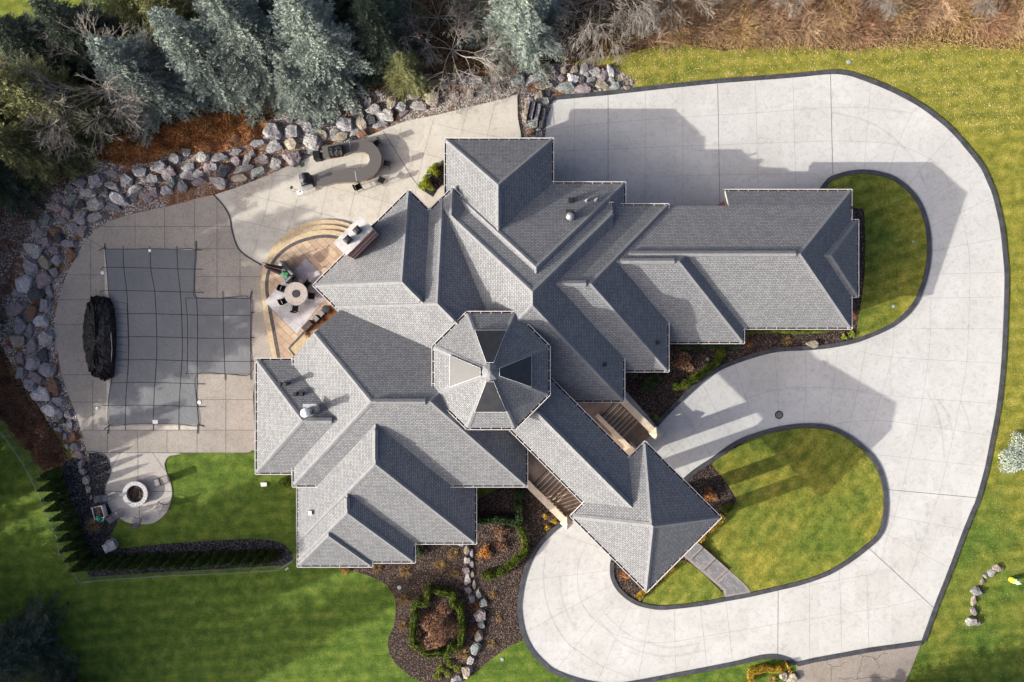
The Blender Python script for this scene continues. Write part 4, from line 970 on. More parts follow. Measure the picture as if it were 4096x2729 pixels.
for s_ in (-1, 1): mb = MB(); mb.tube((-.2, s_ * .27, .44), (-.2, s_ * .27, .66), .014); mb.tube((-.2, s_ * .27, .66), (.34, s_ * .25, .68), .016); mb.build('armrest', M['darkmetal'], dc)
for a, r, lb in ((208, 1.15, 'dark dining chair on the lower left side of the round table'), (262, 1.15, 'dining chair at the bottom of the round table, back to the storage bins'), (98, 1.12, 'dining chair at the top of the round table, facing the sofa'), (45, 1.15, 'dining chair at the upper right of the round table near the roof corner'), (-8, 1.15, 'dining chair on the right of the round table, nearest the house gutter')):
    dup(dc, tcx + Vector((r * math.cos(R(a)), r * math.sin(R(a)), .012)), R(a), lb)
# sofa: L-shaped, arms along the right side
sf = empty('corner_sofa', P(1142, 1092, TZ), R(-45), 'small grey cushioned corner sofa at the edge of the terrace', 'sofa')
mb = MB(); mb.box((-.05, 0, .2), (1.35, .85, .4)); mb.build('base', M['sofa'], sf, bevel=.05)
mb = MB(); mb.box((-.42, -.05, .47), (.64, .7, .16)); mb.build('cushion', M['cushion'], sf, bevel=.05)
mb = MB(); mb.box((.25, -.05, .47), (.64, .7, .16)); mb.build('cushion', M['sofa'], sf, bevel=.05)
mb = MB(); mb.box((0, .45, .42), (1.6, .22, .84)); mb.build('backrest', M['sofa'], sf, bevel=.06)
mb = MB(); mb.box((.72, -.05, .35), (.2, .85, .7)); mb.build('armrest', M['sofa'], sf, bevel=.05)
o = MB(); o.box((0, 0, .08), (.5, .46, .16)); tag(o.build('green_pillow', M['greencush'], None, bevel=.06), 'green patterned pillow lying on the corner sofa', 'pillow').location = P(1142, 1096, TZ + .60); bpy.data.objects['green_pillow'].rotation_euler = (0.2, .1, R(-20))
o = MB(); o.box((0, 0, .08), (.46, .42, .15)); tag(o.build('grey_pillow', M['cushion'], None, bevel=.06), 'pale grey pillow at the top end of the corner sofa', 'pillow').location = P(1126, 1066, TZ + .60); bpy.data.objects['grey_pillow'].rotation_euler = (0.2, -.1, R(-50))
um = empty('folded_parasol', P(1098, 1066, .59), 0, 'folded brown parasol on a dark cantilever pole leaning over the sofa', 'parasol')
mb = MB(); mb.tube((-.25, .1, 0), (-.22, .1, 1.9), .04, .035, 8); mb.tube((-.22, .1, 1.9), (.62, -.25, 1.35), .03, .03, 8); mb.build('pole', M['darkmetal'], um)
mb = MB(); n = 14; A = Vector((-.2, -.12, 1.75)); B = Vector((.85, -.42, .95)); d = (B - A).normalized(); qq = d.to_track_quat('Z', 'Y')
for k, (t_, r) in enumerate(((0, .05), (.12, .14), (.5, .21), (1.0, .30))):
    for i in range(n): a = 2 * math.pi * i / n; rr = r * (1 + (.35 if i % 2 else -.25)); p = A.lerp(B, t_) + qq @ Vector((rr * math.cos(a), rr * math.sin(a), 0)); mb.v.append(tuple(p))
for k in range(3):
    for i in range(n): j = (i + 1) % n; mb.f.append((k * n + i, k * n + j, (k + 1) * n + j, (k + 1) * n + i)); mb.m.append(0)
mb.build('canopy', M['umbrella'], um)
# storage row
def bin_(name, px, py, rz, dims, mat, label, cat, lid='darkmetal'):
    t = empty(name, P(px, py, TZ), rz, label, cat)
    mb = MB(); mb.box((0, 0, dims[2] / 2), dims); mb.build('body', M[mat], t, bevel=.03)
    mb = MB(); mb.box((0, 0, dims[2] + .02), (dims[0] * .86, dims[1] * .86, .05)); mb.build('lid', M[lid], t, bevel=.015)
    mb = MB(); mb.box((0, -dims[1] * .3, dims[2] + .055), (.12, .03, .03)); mb.build('handle', M['silver'], t); return t
bin_('deck_box', 1293, 1255, R(45), (.46, .5, .6), 'black', 'black square deck box next to the round bin', 'deck box', 'fabric_grey')
bin_('deck_box', 1272, 1276, R(45), (.46, .5, .6), 'black', 'black square deck box between the other box and the long cabinet', 'deck box', 'fabric_grey')
bin_('storage_cabinet', 1240, 1305, R(45), (.95, .5, .75), 'umbrella', 'long brown double-lidded storage cabinet at the end of the box row', 'cabinet', 'umbrella')
t = empty('round_bin', P(1312, 1237, TZ), 0, 'round black lidded bin at the upper end of the box row', 'bin')
mb = MB(); mb.lathe((0, 0, 0), [(.26, 0), (.30, .6), (0, .6)], 24); mb.build('body', M['black'], t)
mb = MB(); mb.lathe((0, 0, 0), [(.31, .6), (.31, .66), (0, .69)], 24); mb.build('lid', M['darkmetal'], t)
# stone planting ledge by the house
# ---- small ground things ----------------------------------------------
def disc(name, px, py, r, mat, label, cat, z=.05, grp=None, h=.03):
    t = MB(); t.lathe((0, 0, 0), [(r, 0), (r * .97, h), (0, h)], 24)
    o = t.build(name, M[mat]); o.location = P(px, py, z); return tag(o, label, cat, grp)
t = empty('drain_cover', P(3116, 1660, .036), 0, 'round black grated drain cover in the shaded driveway loop', 'drain cover')
mb = MB(); mb.lathe((0, 0, 0), [(.34, 0), (.34, .02), (.27, .02), (.27, 0)], 30); mb.build('ring', M['black'], t)
mb = MB()
for k in range(-5, 6): w_ = math.sqrt(.27 ** 2 - (k * .047) ** 2); mb.box((0, k * .047, .008), (2 * w_, .022, .016))
mb.build('grate', M['kerb'], t)
disc('pool_skimmer', 410, 1092, .15, 'whitemetal', 'round white skimmer lid on the deck above the tarp-covered slide', 'skimmer lid')
disc('pool_skimmer', 388, 1634, .13, 'whitemetal', 'round white skimmer lid on the deck below the tarp-covered slide', 'skimmer lid')
disc('pool_skimmer', 797, 1610, .15, 'whitemetal', 'round white skimmer lid beside the lower right edge of the pool cover', 'skimmer lid')
disc('ground_valve', 3573, 1226, .13, 'lidpale', 'small pale green valve lid in the sunlit side lawn', 'valve lid', .07)
disc('ground_valve', 3653, 967, .10, 'lidpale', 'small pale green valve lid in the shaded side lawn', 'valve lid', .07)
disc('ground_valve', 2008, 2638, .15, 'lidpale', 'small pale valve lid in grass left of the bottom driveway curve', 'valve lid', .01)
disc('ground_valve', 2829, 1437, .13, 'lidpale', 'pale valve lid in the dark mulch below the garage', 'valve lid', .05)
disc('ground_valve', 1597, 2350, .17, 'lidpale', 'pale valve lid in the mulch at the corner of the lower lawn', 'valve lid', .03)
def slabt(name, pts, z, h, mat, label, cat):
    mb = MB(); mb.prism(qpx(pts), z, z + h); return tag(mb.build(name, M[mat]), label, cat)
slabt('utility_box', [(1044,1930),(1068,1930),(1070,1944),(1047,1946)], 0, .12, 'whitemetal', 'white rectangular utility box in the lawn beside the west wing', 'utility box')
slabt('drain_grate', [(1201,660),(1217,652),(1222,665),(1207,673)], .14, .02, 'lidgreen', 'green square drain grate at the patio edge by the grill', 'grate')
slabt('concrete_pad', [(1140,2277),(1152,2268),(1156,2274),(1143,2283)], 0, .06, 'firestone', 'small grey concrete pad at the end of the metal fence', 'pad')
slabt('valve_box', [(3385,244),(3398,241),(3403,254),(3391,258)], 0, .05, 'lidpale', 'greenish valve box in the grass above the driveway bend', 'valve box')
# yellow plastic figure on the right lawn
fg = empty('plastic_figure', P(4044, 2318), 0, 'bright yellow and white plastic figure with teal arms standing on the right lawn', 'lawn figure')
mb = MB(); mb.lathe((0, 0, 0), [(.21, 0), (.23, .25), (.18, .50), (.05, .55)], 20); mb.build('body', M['yellow'], fg)
mb = MB(); mb.lathe((.03, 0, 0), [(.10, .5), (.15, .66), (.12, .82), (0, .88)], 16); mb.tube((.03, 0, .8), (.22, -.08, .84), .07, .05, 8); mb.build('head', M['ivory'], fg, smooth=True)
for s_ in (-1, 1): mb = MB(); mb.tube((.02, s_ * .12, .5), (.06, s_ * .22, .58), .05, .05, 8); mb.build('arm', M['teal'], fg)
# ---- fences -----------------------------------------------------------
def fence(name, pts, h, mat, label, pick=.13, post_every=2.2, rail=.025, cat='fence', post=.045):
    q = [P(x, y) for x, y in pts]; t = empty(name, q[0], 0, label, cat); ls = [p - q[0] for p in q]
    rl = MB(); pk = MB(); seg = []
    for a, b in zip(ls[:-1], ls[1:]):
        for z in (.12, h - .12, h): rl.tube(a + Vector((0, 0, z)), b + Vector((0, 0, z)), rail * .6 if z == h else rail * .3, n=4)
        n = int((b - a).length / pick)
        for k in range(1, n): p = a.lerp(b, k / n); pk.tube(p + Vector((0, 0, .1)), p + Vector((0, 0, h)), .007, n=4)
        m_ = max(1, int((b - a).length / post_every))
        for k in range(m_): seg.append(a.lerp(b, k / m_))
    seg.append(ls[-1])
    rl.build('rail', M[mat], t); pk.build('picket', M[mat], t)
    for p in seg: mb = MB(); mb.box((p.x, p.y, h / 2 + .03), (post, post, h + .06)); mb.build('post', M[mat], t)
    return t
fence('metal_fence', [(-60,1560),(14,1685),(58,1740),(135,1850),(168,1915),(208,1995),(232,2060),(262,2125),(275,2200),(300,2232),(352,2310),(470,2300),(690,2285),(900,2276),(1128,2263),(1190,2226)], 1.2, 'silver', 'thin silver metal fence running round the lower left hedge')
fence('iron_fence', [(-30,790),(20,720),(80,655)], 1.4, 'iron', 'black iron fence panel in shade at the upper left edge')
fence('iron_railing', [(2016,262),(2045,318),(2078,385),(2083,440),(2084,500),(2092,560)], 1.1, 'iron', 'black iron railing along the stone steps above the driveway', .11, 1.6)
# ---- globe planter bed ---------------------------------------------------
sheet('planter_gravel', [(1681,757),(1717,717),(1760,665),(1785,655),(1785,740),(1765,745),(1752,760),(1733,790)], .15, M['black_gravel'])
# ---- boulders -----------------------------------------------------------
def rockmesh(seed):
    bm = bmesh.new(); bmesh.ops.create_icosphere(bm, subdivisions=4, radius=1)
    r = random.Random(seed); pl = []
    for _ in range(17):
        n = Vector((r.gauss(0, 1), r.gauss(0, 1), r.gauss(0, .8))).normalized(); pl.append((n, r.uniform(.55, .84)))
    pl.append((Vector((r.uniform(-.2, .2), r.uniform(-.2, .2), 1)).normalized(), .62))
    off = Vector((seed * 7.1, 0, 0))
    for v in bm.verts:
        for n, d in pl:
            e = v.co.dot(n) - d
            if e > 0: v.co -= n * e * .985
        k = 1 + .13 * mnoise.noise(v.co * 1.7 + off) + .07 * mnoise.noise(v.co * 4 + off) + .03 * mnoise.noise(v.co * 11 + off); v.co *= k * 1.22
    m = bpy.data.meshes.new('boulder'); bm.to_mesh(m); bm.free(); m.materials.append(ROCK['grey'])
    m.update(); return m
RM = [rockmesh(i) for i in range(14)]
def fl(s): return [tuple((float(x) if i < 5 else x) for i, x in enumerate(t.split(','))) for t in s.split()]
BANK = {
 'rock bank above the pool deck': "700,634,28,24,20,grey 743,607,23,18,0,pale 638,667,32,28,30,grey 674,692,28,26,0,pink 810,629,31,22,30,pale 756,665,29,17,20,grey 832,672,20,24,0,pink 858,668,20,22,0,pale 879,630,36,20,15,grey 946,606,36,13,20,grey 946,645,24,22,0,pink 992,634,16,30,-20,pale 1010,612,14,20,0,pink 1050,634,28,20,20,pink 1104,650,33,24,35,pale 1096,588,32,24,0,grey 1039,571,30,17,10,grey 1091,524,38,38,0,grey 1168,522,36,30,-20,grey 1166,576,34,26,0,tan 1170,632,38,34,20,pink 892,687,38,24,35,dark 979,674,46,15,12,pale 1037,684,38,20,20,green 959,711,38,17,5,tan 790,697,30,20,30,pale 754,703,36,20,-20,grey 796,725,35,19,10,pink 877,727,36,24,-10,pale 618,714,26,22,0,grey 687,727,22,24,0,green 729,743,24,26,20,grey 665,762,25,22,20,white 616,768,26,26,0,pink 1012,710,9,9,0,grey 1000,726,9,8,0,pink 970,734,8,8,0,tan 321,724,33,20,-20,grey 384,722,36,30,20,grey 281,750,20,13,0,grey 230,785,24,16,10,pink 352,771,36,22,-10,pale 285,795,30,16,50,green 318,818,28,18,0,dark 220,825,36,17,-5,pink 267,850,25,26,20,pink 380,820,40,26,30,pale 450,745,34,19,-20,grey 415,766,28,22,0,dark 471,795,52,24,-25,white 450,830,36,15,-15,grey 389,866,36,22,20,pale 323,870,32,34,-20,grey 190,881,22,31,-30,green 136,895,16,21,0,grey 246,884,21,13,0,grey 288,908,20,26,20,grey 450,692,38,13,-10,pale 504,720,30,28,30,grey 563,684,30,20,0,white 536,762,40,17,25,pale 586,716,42,13,-12,pink 591,787,24,24,0,pink 534,796,16,9,20,grey 612,742,16,9,0,grey",
 'rock bank left of the pool': "225,919,27,12,-15,brown 328,923,24,28,-30,pink 300,918,18,26,0,grey 161,937,30,20,10,grey 234,955,24,21,0,dark 185,968,22,24,10,pink 281,975,30,20,0,grey 136,997,38,30,-15,pale 281,1020,21,27,20,brown 218,1003,26,20,-20,pink 179,1050,28,36,20,tan 229,1039,26,23,0,grey 120,1068,32,34,40,grey 214,1088,18,23,20,grey 100,1130,34,35,0,white 176,1122,38,30,20,pink 71,1171,26,19,0,grey 140,1180,40,26,0,dark 196,1164,16,28,10,grey 72,1232,40,30,35,pink 129,1247,22,34,-20,brown 181,1220,26,32,0,grey 76,1303,27,35,20,grey 163,1286,30,27,0,white 122,1316,16,28,0,grey 67,1361,35,28,0,tan 107,1340,18,11,0,grey 179,1352,36,30,30,pale 127,1388,22,32,0,pink 174,1416,22,27,10,dark 80,1434,20,26,0,pink 129,1454,34,30,30,pale 85,1489,25,30,0,grey 186,1482,38,27,0,grey 153,1514,34,22,-35,pink 212,1541,26,36,10,brown 121,1541,28,26,-30,grey 163,1579,38,30,-20,white 237,1605,30,22,-30,grey 200,1642,42,28,0,white 241,1657,12,20,0,grey 270,1655,17,19,0,grey 246,1687,17,13,0,dark 214,1702,20,12,30,dark 232,1718,20,12,-20,grey 280,1698,14,20,0,grey 262,1745,12,18,0,grey 295,1745,15,25,0,brown 250,1735,10,8,0,dark 268,1784,10,11,0,grey 299,1788,20,18,0,grey 312,1820,22,14,-10,pink 324,1855,13,22,-20,pink 330,1887,18,15,0,grey 342,1922,17,20,20,pale 353,1957,12,15,0,tan 364,1992,7,10,0,grey",
 'rock bank behind the grill island': "1233,508,30,24,-10,grey 1205,492,22,22,0,pale 1281,463,26,12,15,pale 1160,480,15,12,0,pink 1309,490,38,22,10,dark 1286,536,32,20,-15,tan 1382,495,40,32,-20,grey 1345,457,34,14,15,grey 1330,535,30,16,30,pale 1248,566,44,34,-10,pale 1366,547,42,20,20,tan 1252,602,30,12,15,green 1418,530,30,18,10,pale 1450,536,28,20,0,brown 1424,434,25,23,0,pale 1474,404,20,18,0,grey 1495,436,30,24,30,pale 1444,490,26,38,10,tan 1489,480,22,24,0,dark 1522,496,34,18,15,grey 1542,462,34,27,-25,pale 1571,404,26,36,-20,tan 1605,428,30,22,10,grey 1676,424,40,19,-15,pale 1610,455,34,12,35,pink 1453,550,34,9,15,green 1410,556,22,14,0,dark 1652,377,36,22,-5,pink 1732,386,32,30,0,tan 1826,380,20,18,-20,pink 1883,376,16,24,0,tan 1911,321,27,24,0,grey 1944,355,36,18,30,green 1990,352,20,26,0,pink 1777,344,18,14,0,grey 1855,318,20,18,0,grey",
 'rock bank between patio and driveway': "2073,320,27,24,-20,green 2140,314,42,17,12,white 2202,288,26,24,20,tan 2187,340,36,21,8,tan 2255,283,17,17,0,tan 2247,310,20,15,0,pink 2298,281,18,16,0,tan 2339,274,23,28,0,grey 2382,286,22,22,20,pale 2441,283,19,27,25,white 2292,313,26,20,-10,white 2327,315,14,17,0,dark 2347,297,13,13,0,grey 2366,318,24,12,10,grey 2411,302,20,24,20,pink 2448,321,11,20,30,green 2265,346,42,22,0,green 2331,353,38,22,5,pink 2366,346,16,22,0,dark 2407,340,30,17,5,tan 2462,342,20,17,0,green 2507,351,15,9,0,tan 2511,334,6,9,0,pink 2527,329,6,10,0,tan 2157,384,22,26,-10,tan 2122,400,18,14,30,grey 2183,407,20,22,0,green 2191,373,14,12,0,dark 2136,494,21,20,-20,green 2155,521,14,13,0,grey 2124,527,20,13,0,brown 2138,547,22,9,0,pink 2165,540,10,22,0,grey 2142,415,16,8,-20,dark 2225,300,12,14,0,grey",
 'stone line in the south mulch bed': "1843,2180,14,7,0,pale 1868,2201,16,20,10,tan 1887,2214,9,18,0,grey 1871,2241,15,16,0,pale 1889,2255,8,19,0,grey 1866,2281,16,17,0,pink 1889,2297,9,17,0,tan 1870,2321,13,21,0,pale 1898,2338,10,20,0,tan 1874,2361,17,15,-10,pink 1914,2376,12,19,20,pale 1887,2394,14,18,0,grey 1935,2414,18,18,0,green 1923,2459,26,23,10,pink 1926,2499,16,19,0,green 1914,2546,20,27,10,tan 1901,2594,22,27,-30,green 1885,2643,15,22,-20,pale 1866,2685,20,26,-20,tan 1884,2676,10,18,0,grey 1831,2713,18,14,0,grey 1812,2722,9,8,0,pale",
 'stone row on the right lawn': "3989,2272,20,15,10,tan 3966,2292,13,19,-40,grey 3942,2303,9,11,20,pale 3930,2328,8,13,0,pink 3906,2366,22,20,0,grey 3918,2364,14,18,0,dark 3895,2404,13,24,0,tan 3895,2446,13,19,20,pink 3889,2487,24,20,0,pale 3911,2490,13,15,0,pink 4005,2276,9,9,0,grey",
}
CN = {'grey': 'grey', 'pale': 'pale grey', 'pink': 'pinkish', 'dark': 'near-black', 'brown': 'rusty brown', 'tan': 'tan', 'green': 'greenish', 'white': 'whitish'}
bi = 0
def boulder(x, y, rx, ry, rot, col, label, group, z=0.0):
    global bi
    m = RM[bi % len(RM)]; o = bpy.data.objects.new('boulder', m); C.objects.link(o)
    hh = .62 * min(rx, ry) / K * 1.15
    o.location = P(x, y, hh * .55); o.location.z = z + hh * .30
    o.scale = (rx / K * 1.02, ry / K * 1.02, hh); o.rotation_euler = (0, 0, R(rot))
    o.material_slots[0].link = 'OBJECT'; o.material_slots[0].material = ROCK[col]
    bi += 1; return tag(o, label, 'boulder', group)
for bank, s in BANK.items():
    items = fl(s); hor = bank not in ('rock bank left of the pool', 'stone line in the south mulch bed', 'stone row on the right lawn'); cnt = {}
    items.sort(key=lambda t: t[0] if hor else t[1])
    for x, y, rx, ry, rot, col in items:
        k = cnt.get(col, 0); cnt[col] = k + 1
        boulder(x, y, rx, ry, rot, col, f"{ordinal(k)} {CN[col]} boulder from the {'left' if hor else 'top'} in the {bank}", bank)
boulder(3250,1374,25,16,10,'tan','lone tan boulder in the mulch below the garage eave',None,.05)
boulder(3136,2706,17,20,-30,'tan','upright tan boulder left of its twin at the bottom edge',None)
boulder(3168,2716,22,20,0,'tan','speckled tan boulder right of its twin at the bottom edge, by the old asphalt',None)
for k, (x, y, w_, h_, z) in enumerate([(2105,450,.36,1.45,.62),(2128,447,.32,1.35,.46),(2150,456,.34,1.45,.31),(2171,474,.36,1.6,.16)]):
    m = RM[k + 3]; o = MB(); o.box((0, 0, z / 2 + .08), (w_, h_, z + .1)); ob = o.build('stone_step', ROCK[('tan', 'grey', 'grey', 'dark')[k]], None, bevel=.04); ob.location = P(x, y); ob.rotation_euler = (0, 0, R(-12))
    tag(ob, f"{('uppermost sunlit', 'second', 'third', 'lowest')[k]} rough stone slab of the steps beside the iron railing", 'stone step', 'stone steps beside the railing')
# ================================================================ VEGETATION
def unit(a): return a / np.maximum(np.linalg.norm(a, axis=-1, keepdims=True), 1e-9)
def blades(A, B, wd):                   # two crossed diamond blades from A to B
    d = unit(B - A); r = unit(rng.normal(size=A.shape)); s1 = unit(np.cross(d, r)); s2 = np.cross(d, s1); M_ = A + (B - A) * .5
    wd = np.asarray(wd).reshape(-1, 1); N = len(A)
    V = np.stack([A, M_ + s1 * wd, B, M_ - s1 * wd, A, M_ + s2 * wd, B, M_ - s2 * wd], 1).reshape(-1, 3)
    F = np.arange(N * 8).reshape(-1, 4); return V, F
def leafq(Pt, size, flatness=.5):
    N = len(Pt); a = rng.normal(size=(N, 3)); a[:, 2] *= (1 - flatness); a = unit(a); b = rng.normal(size=(N, 3)); b[:, 2] *= (1 - flatness); b = unit(np.cross(np.cross(a, b), a) + 1e-6)
    s = (size * rng.uniform(.6, 1.3, N)).reshape(-1, 1)
    V = np.stack([Pt - a * s, Pt - b * s * .55, Pt + a * s, Pt + b * s * .55], 1).reshape(-1, 3); return V, np.arange(N * 4).reshape(-1, 4)
def spruce_mesh(h, Rm, seed, sp=.30, dens=1.0, shape=.9):
    r = np.random.default_rng(seed); A = []; B = []; Wd = []
    z = .5
    while z < h - .15:
        f = 1 - z / h; Rz = Rm * (f ** shape) * (1 + .10 * math.sin(z * 2.1 + seed)) + .10
        nb = int(7 + 6 * f); a0 = r.uniform(0, 6.28)
        for k in range(nb):
            a = a0 + 6.283 * k / nb + r.uniform(-.25, .25); ln = Rz * r.uniform(.72, 1.12) * (1 + .22 * math.sin(3 * a + seed + z * .5) + .12 * math.sin(7 * a + z)); d = np.array([math.cos(a), math.sin(a)]); sd = np.array([-d[1], d[0]])
            lift = r.uniform(-.34, -.02) * (1 if f > .15 else -1); zz = z + r.uniform(-.15, .15)
            n = max(3, int(ln / .15 * dens))
            t = (np.arange(n) + r.uniform(0, 1, n)) / n; t = .12 + .88 * t
            t = t[t * ln > .1]
            for s_ in (-1, 1):
                tl = (.16 + .34 * ln * (1 - t) ** .7 * .55) * r.uniform(.7, 1.2, len(t)); base = np.stack([d[0] * t * ln, d[1] * t * ln, zz + lift * ln * t * (1.25 - .75 * t)], 1)
                dr = np.tile([[d[0] * .75 + sd[0] * s_ * .75, d[1] * .75 + sd[1] * s_ * .75, 0.0]], (len(t), 1))
                tip = base + dr * tl[:, None] + np.stack([np.zeros(len(t)), np.zeros(len(t)), r.uniform(-.07, .10, len(t))], 1)
                A.append(base); B.append(tip); Wd.append(np.full(len(t), .034))
                for q in range(3):
                    u = (q + 1) / 3.4; m0 = base + (tip - base) * u; l2 = (.10 + .12 * (1 - u)) * r.uniform(.8, 1.3, len(t))
                    side = np.stack([r.uniform(-1, 1, len(t)), r.uniform(-1, 1, len(t)), r.uniform(-.2, .8, len(t))], 1)
                    A.append(m0); B.append(m0 + unit(dr + side * .9) * l2[:, None]); Wd.append(np.full(len(t), .036))
        z += sp * (.75 + .5 * f) * r.uniform(.8, 1.2)
    A = np.concatenate(A); B = np.concatenate(B); Wd = np.concatenate(Wd)
    V, F = blades(A, B, Wd); return mesh_np('crown', V, F)
def trunk_mesh(h, r0, name='trunk'):
    mb = MB(); mb.tube((0, 0, 0), (0, 0, h), r0, .03, 8); m = bpy.data.meshes.new(name); m.from_pydata(mb.v, [], mb.f); return m
SP = [(14.0, 3.3), (12.0, 3.0), (10.0, 2.9)]
SPM = [spruce_mesh(h, r, 11 + i) for i, (h, r) in enumerate(SP)]; TRM = [trunk_mesh(h - .3, .2) for h, r in SP]
for m in SPM: m.materials.append(M['blue'])
for m in TRM: m.materials.append(M['bark'])
def spruce(px, py, v, s, mat, label, group='evergreens behind the rock bank', name='spruce_tree', zs=1.0, xy=1.0):
    t = empty(name, P(px, py), rng.uniform(0, 6.28), label, 'tree', group); t.scale = (s * xy * 1.30, s * xy * 1.30, s * zs)
    o = bpy.data.objects.new('trunk', TRM[v]); C.objects.link(o); o.parent = t
    o = bpy.data.objects.new('crown', SPM[v]); C.objects.link(o); o.parent = t
    o.material_slots[0].link = 'OBJECT'; o.material_slots[0].material = M[mat]; return t
for a in [(1345,285,0,.95,'blue','tall blue spruce right of the others, above the grill island'),
          (1100,270,0,.98,'blue','tallest blue spruce, its tip reaching the top edge left of the grill island'),
          (905,315,1,.95,'blue','blue spruce above the rust-coloured ground cover, left of the tallest'),
          (660,375,2,1.0,'blue','compact pale blue spruce between the bare tree and the olive evergreen'),
          (330,480,2,1.05,'gspruce','grey-green spruce overlapping the rocks at the upper left'),
          (100,500,1,.95,'gspruce','broad grey-green spruce cut by the left edge'),
          (2075,150,1,.95,'blue','blue spruce above the iron railing'),
          (2120,20,1,.80,'blue','smaller blue spruce at the top edge behind the one by the railing'),
          (1555,215,0,.78,'dspruce','dark green spruce between the blue spruces and the pale bare tree'),
          (1470,60,0,.80,'dspruce','dark green spruce at the top edge, right of the blue spruces'),
          (800,180,1,.80,'gspruce','olive green spruce left of the blue spruces near the top edge'),
          (640,100,1,.70,'gspruce','olive green spruce at the top edge above the compact blue one'),
          (420,200,2,.85,'dspruce','dark spruce standing behind the upper left bare tree'),
          (230,250,2,.85,'dspruce','dark spruce below the upper left bare tree'),
          (60,720,2,.80,'dspruce','dark shaded spruce at the left edge above the iron fence'),
          (1640,330,2,.55,'gspruce','low olive evergreen beside the rocks, right of the dark spruces'),
          (1215,400,2,.62,'blue','low blue spruce crown between the two tallest, just above the rocks'),
          (1010,120,1,.9,'blue','blue spruce at the top edge above the rust-coloured ground cover'),
          (200,640,2,.8,'gspruce','grey-green spruce above the shaded gravel at the upper left'),
          (1950,60,2,.8,'dspruce','dark spruce between the pinkish leafless tree and the spruce by the railing'),
          (1230,60,0,.85,'blue','blue spruce behind the tallest one at the top edge')]: spruce(*a)
spruce(150,2545,2,.85,'dspruce','shaded blue-grey spruce in the lower left corner', None)
spruce(270,2790,2,.80,'dspruce','shaded spruce cut by the bottom edge near the lower left corner', None)
SH = bpy.data.materials  # trees just outside the frame whose shade falls over the pool and the lower lawn
for (x, y, v, s, zs) in [(-330,1140,1,1.0,1.0),(-420,1420,0,1.0,1.0),(-300,1640,0,.95,1.0),(-480,1830,0,1.1,1.0),(-250,1960,0,.6,1.0),(-560,2120,0,.75,1.0),(-200,2760,0,.95,1.0),(-420,2560,0,1.15,1.0),(-420,2950,0,.85,1.0),(-130,3080,0,.85,1.0),(-640,2760,0,1.2,1.0),(3180,2960,1,.9,1.0),(3330,2990,0,.9,1.0),(3470,2975,1,1.0,1.0),(3620,2985,0,.95,1.0),(3760,2980,1,1.0,1.0),(-300,2860,0,.75,1.0),(-520,2900,0,.95,1.0),(-560,2760,0,1.4,1.0),(-700,2640,0,1.4,1.0),(-480,3100,0,1.4,1.0),(-230,2260,2,.35,1.0),(-200,2340,2,.42,1.0),(-240,2160,2,.38,1.0),(-210,2420,2,.45,1.0),(-200,2060,2,.4,1.0),(-170,1230,2,1.0,1.0),(-420,1250,0,1.0,1.0),(-620,1560,0,1.15,1.0),(-560,1650,0,1.1,1.0),(-330,2680,0,1.1,1.0),(-760,3000,0,1.3,1.1),(-200,900,1,.9,1),(-400,700,1,.9,1)]:
    spruce(x, y, v, s, 'dspruce', 'evergreen standing outside the picture, seen only by its shade', 'evergreens outside the picture')
# bare trees
def bare_mesh(seed, h, spread, lv=6, n0=6, droop=.0, tube_r=.11, kids=(3, 5), up=.35):
    r = random.Random(seed); seg = []
    def grow(p, d, ln, rad, lev):
        q = p; n = 3
        for k in range(n):
            d2 = (d + Vector((r.uniform(-1, 1), r.uniform(-1, 1), r.uniform(-1, 1))) * .22 + Vector((0, 0, -droop * (lev < lv - 1)))).normalized()
            q2 = q + d2 * ln / n; seg.append((q, q2, rad * (1 - .25 * k / n), rad * (1 - .25 * (k + 1) / n))); 
            if lev > 0 and k > 0 and lev < lv and r.random() < .7:
                s_ = Vector((r.uniform(-1, 1), r.uniform(-1, 1), r.uniform(-.4, .7))); grow(q2, (d2 + s_ * .8).normalized(), ln * r.uniform(.45, .7), rad * .5, lev - 1)
            q = q2; d = d2
        if lev <= 0: return
        for k in range(r.randint(*kids) - 1):
            s_ = Vector((r.uniform(-1, 1), r.uniform(-1, 1), r.uniform(-.5, .7))); grow(q, (d + s_ * .75).normalized(), ln * r.uniform(.6, .85), rad * .62, lev - 1)
    top = Vector((r.uniform(-.3, .3), r.uniform(-.3, .3), h * .28)); seg.append((Vector((0, 0, 0)), top, tube_r * 1.3, tube_r))
    for k in range(n0):
        a = 6.283 * k / n0 + r.uniform(-.3, .3); grow(top, Vector((math.cos(a) * spread, math.sin(a) * spread, up + r.uniform(0, .6))).normalized(), h * .24, tube_r * .6, lv - 2)
    A = np.array([s[0] for s in seg]); B = np.array([s[1] for s in seg]); r0 = np.maximum(np.array([s[2] for s in seg]), .012); r1 = np.maximum(np.array([s[3] for s in seg]), .008)
    d = unit(B - A); rr = np.tile([[.31, .57, .76]], (len(A), 1)); s1 = unit(np.cross(d, rr)); s2 = np.cross(d, s1); V = []
    for k in range(3):
        a = 2.094 * k; o_ = s1 * math.cos(a) + s2 * math.sin(a); V.append(A + o_ * r0[:, None]); V.append(B + o_ * r1[:, None])
    V = np.stack(V, 1); N = len(A); i = np.arange(N)[:, None] * 6
    F = np.concatenate([i + np.array([[0, 2, 3, 1]]), i + np.array([[2, 4, 5, 3]]), i + np.array([[4, 0, 1, 5]])]); return mesh_np('limbs', V.reshape(-1, 3), F)
BM = [bare_mesh(3, 9, 1.0, 6, 7, .05, .085), bare_mesh(8, 8, 1.3, 6, 8, .12, .085), bare_mesh(21, 6, 1.2, 5, 7, .03, .06)]
for m in BM: m.materials.append(M['twig'])
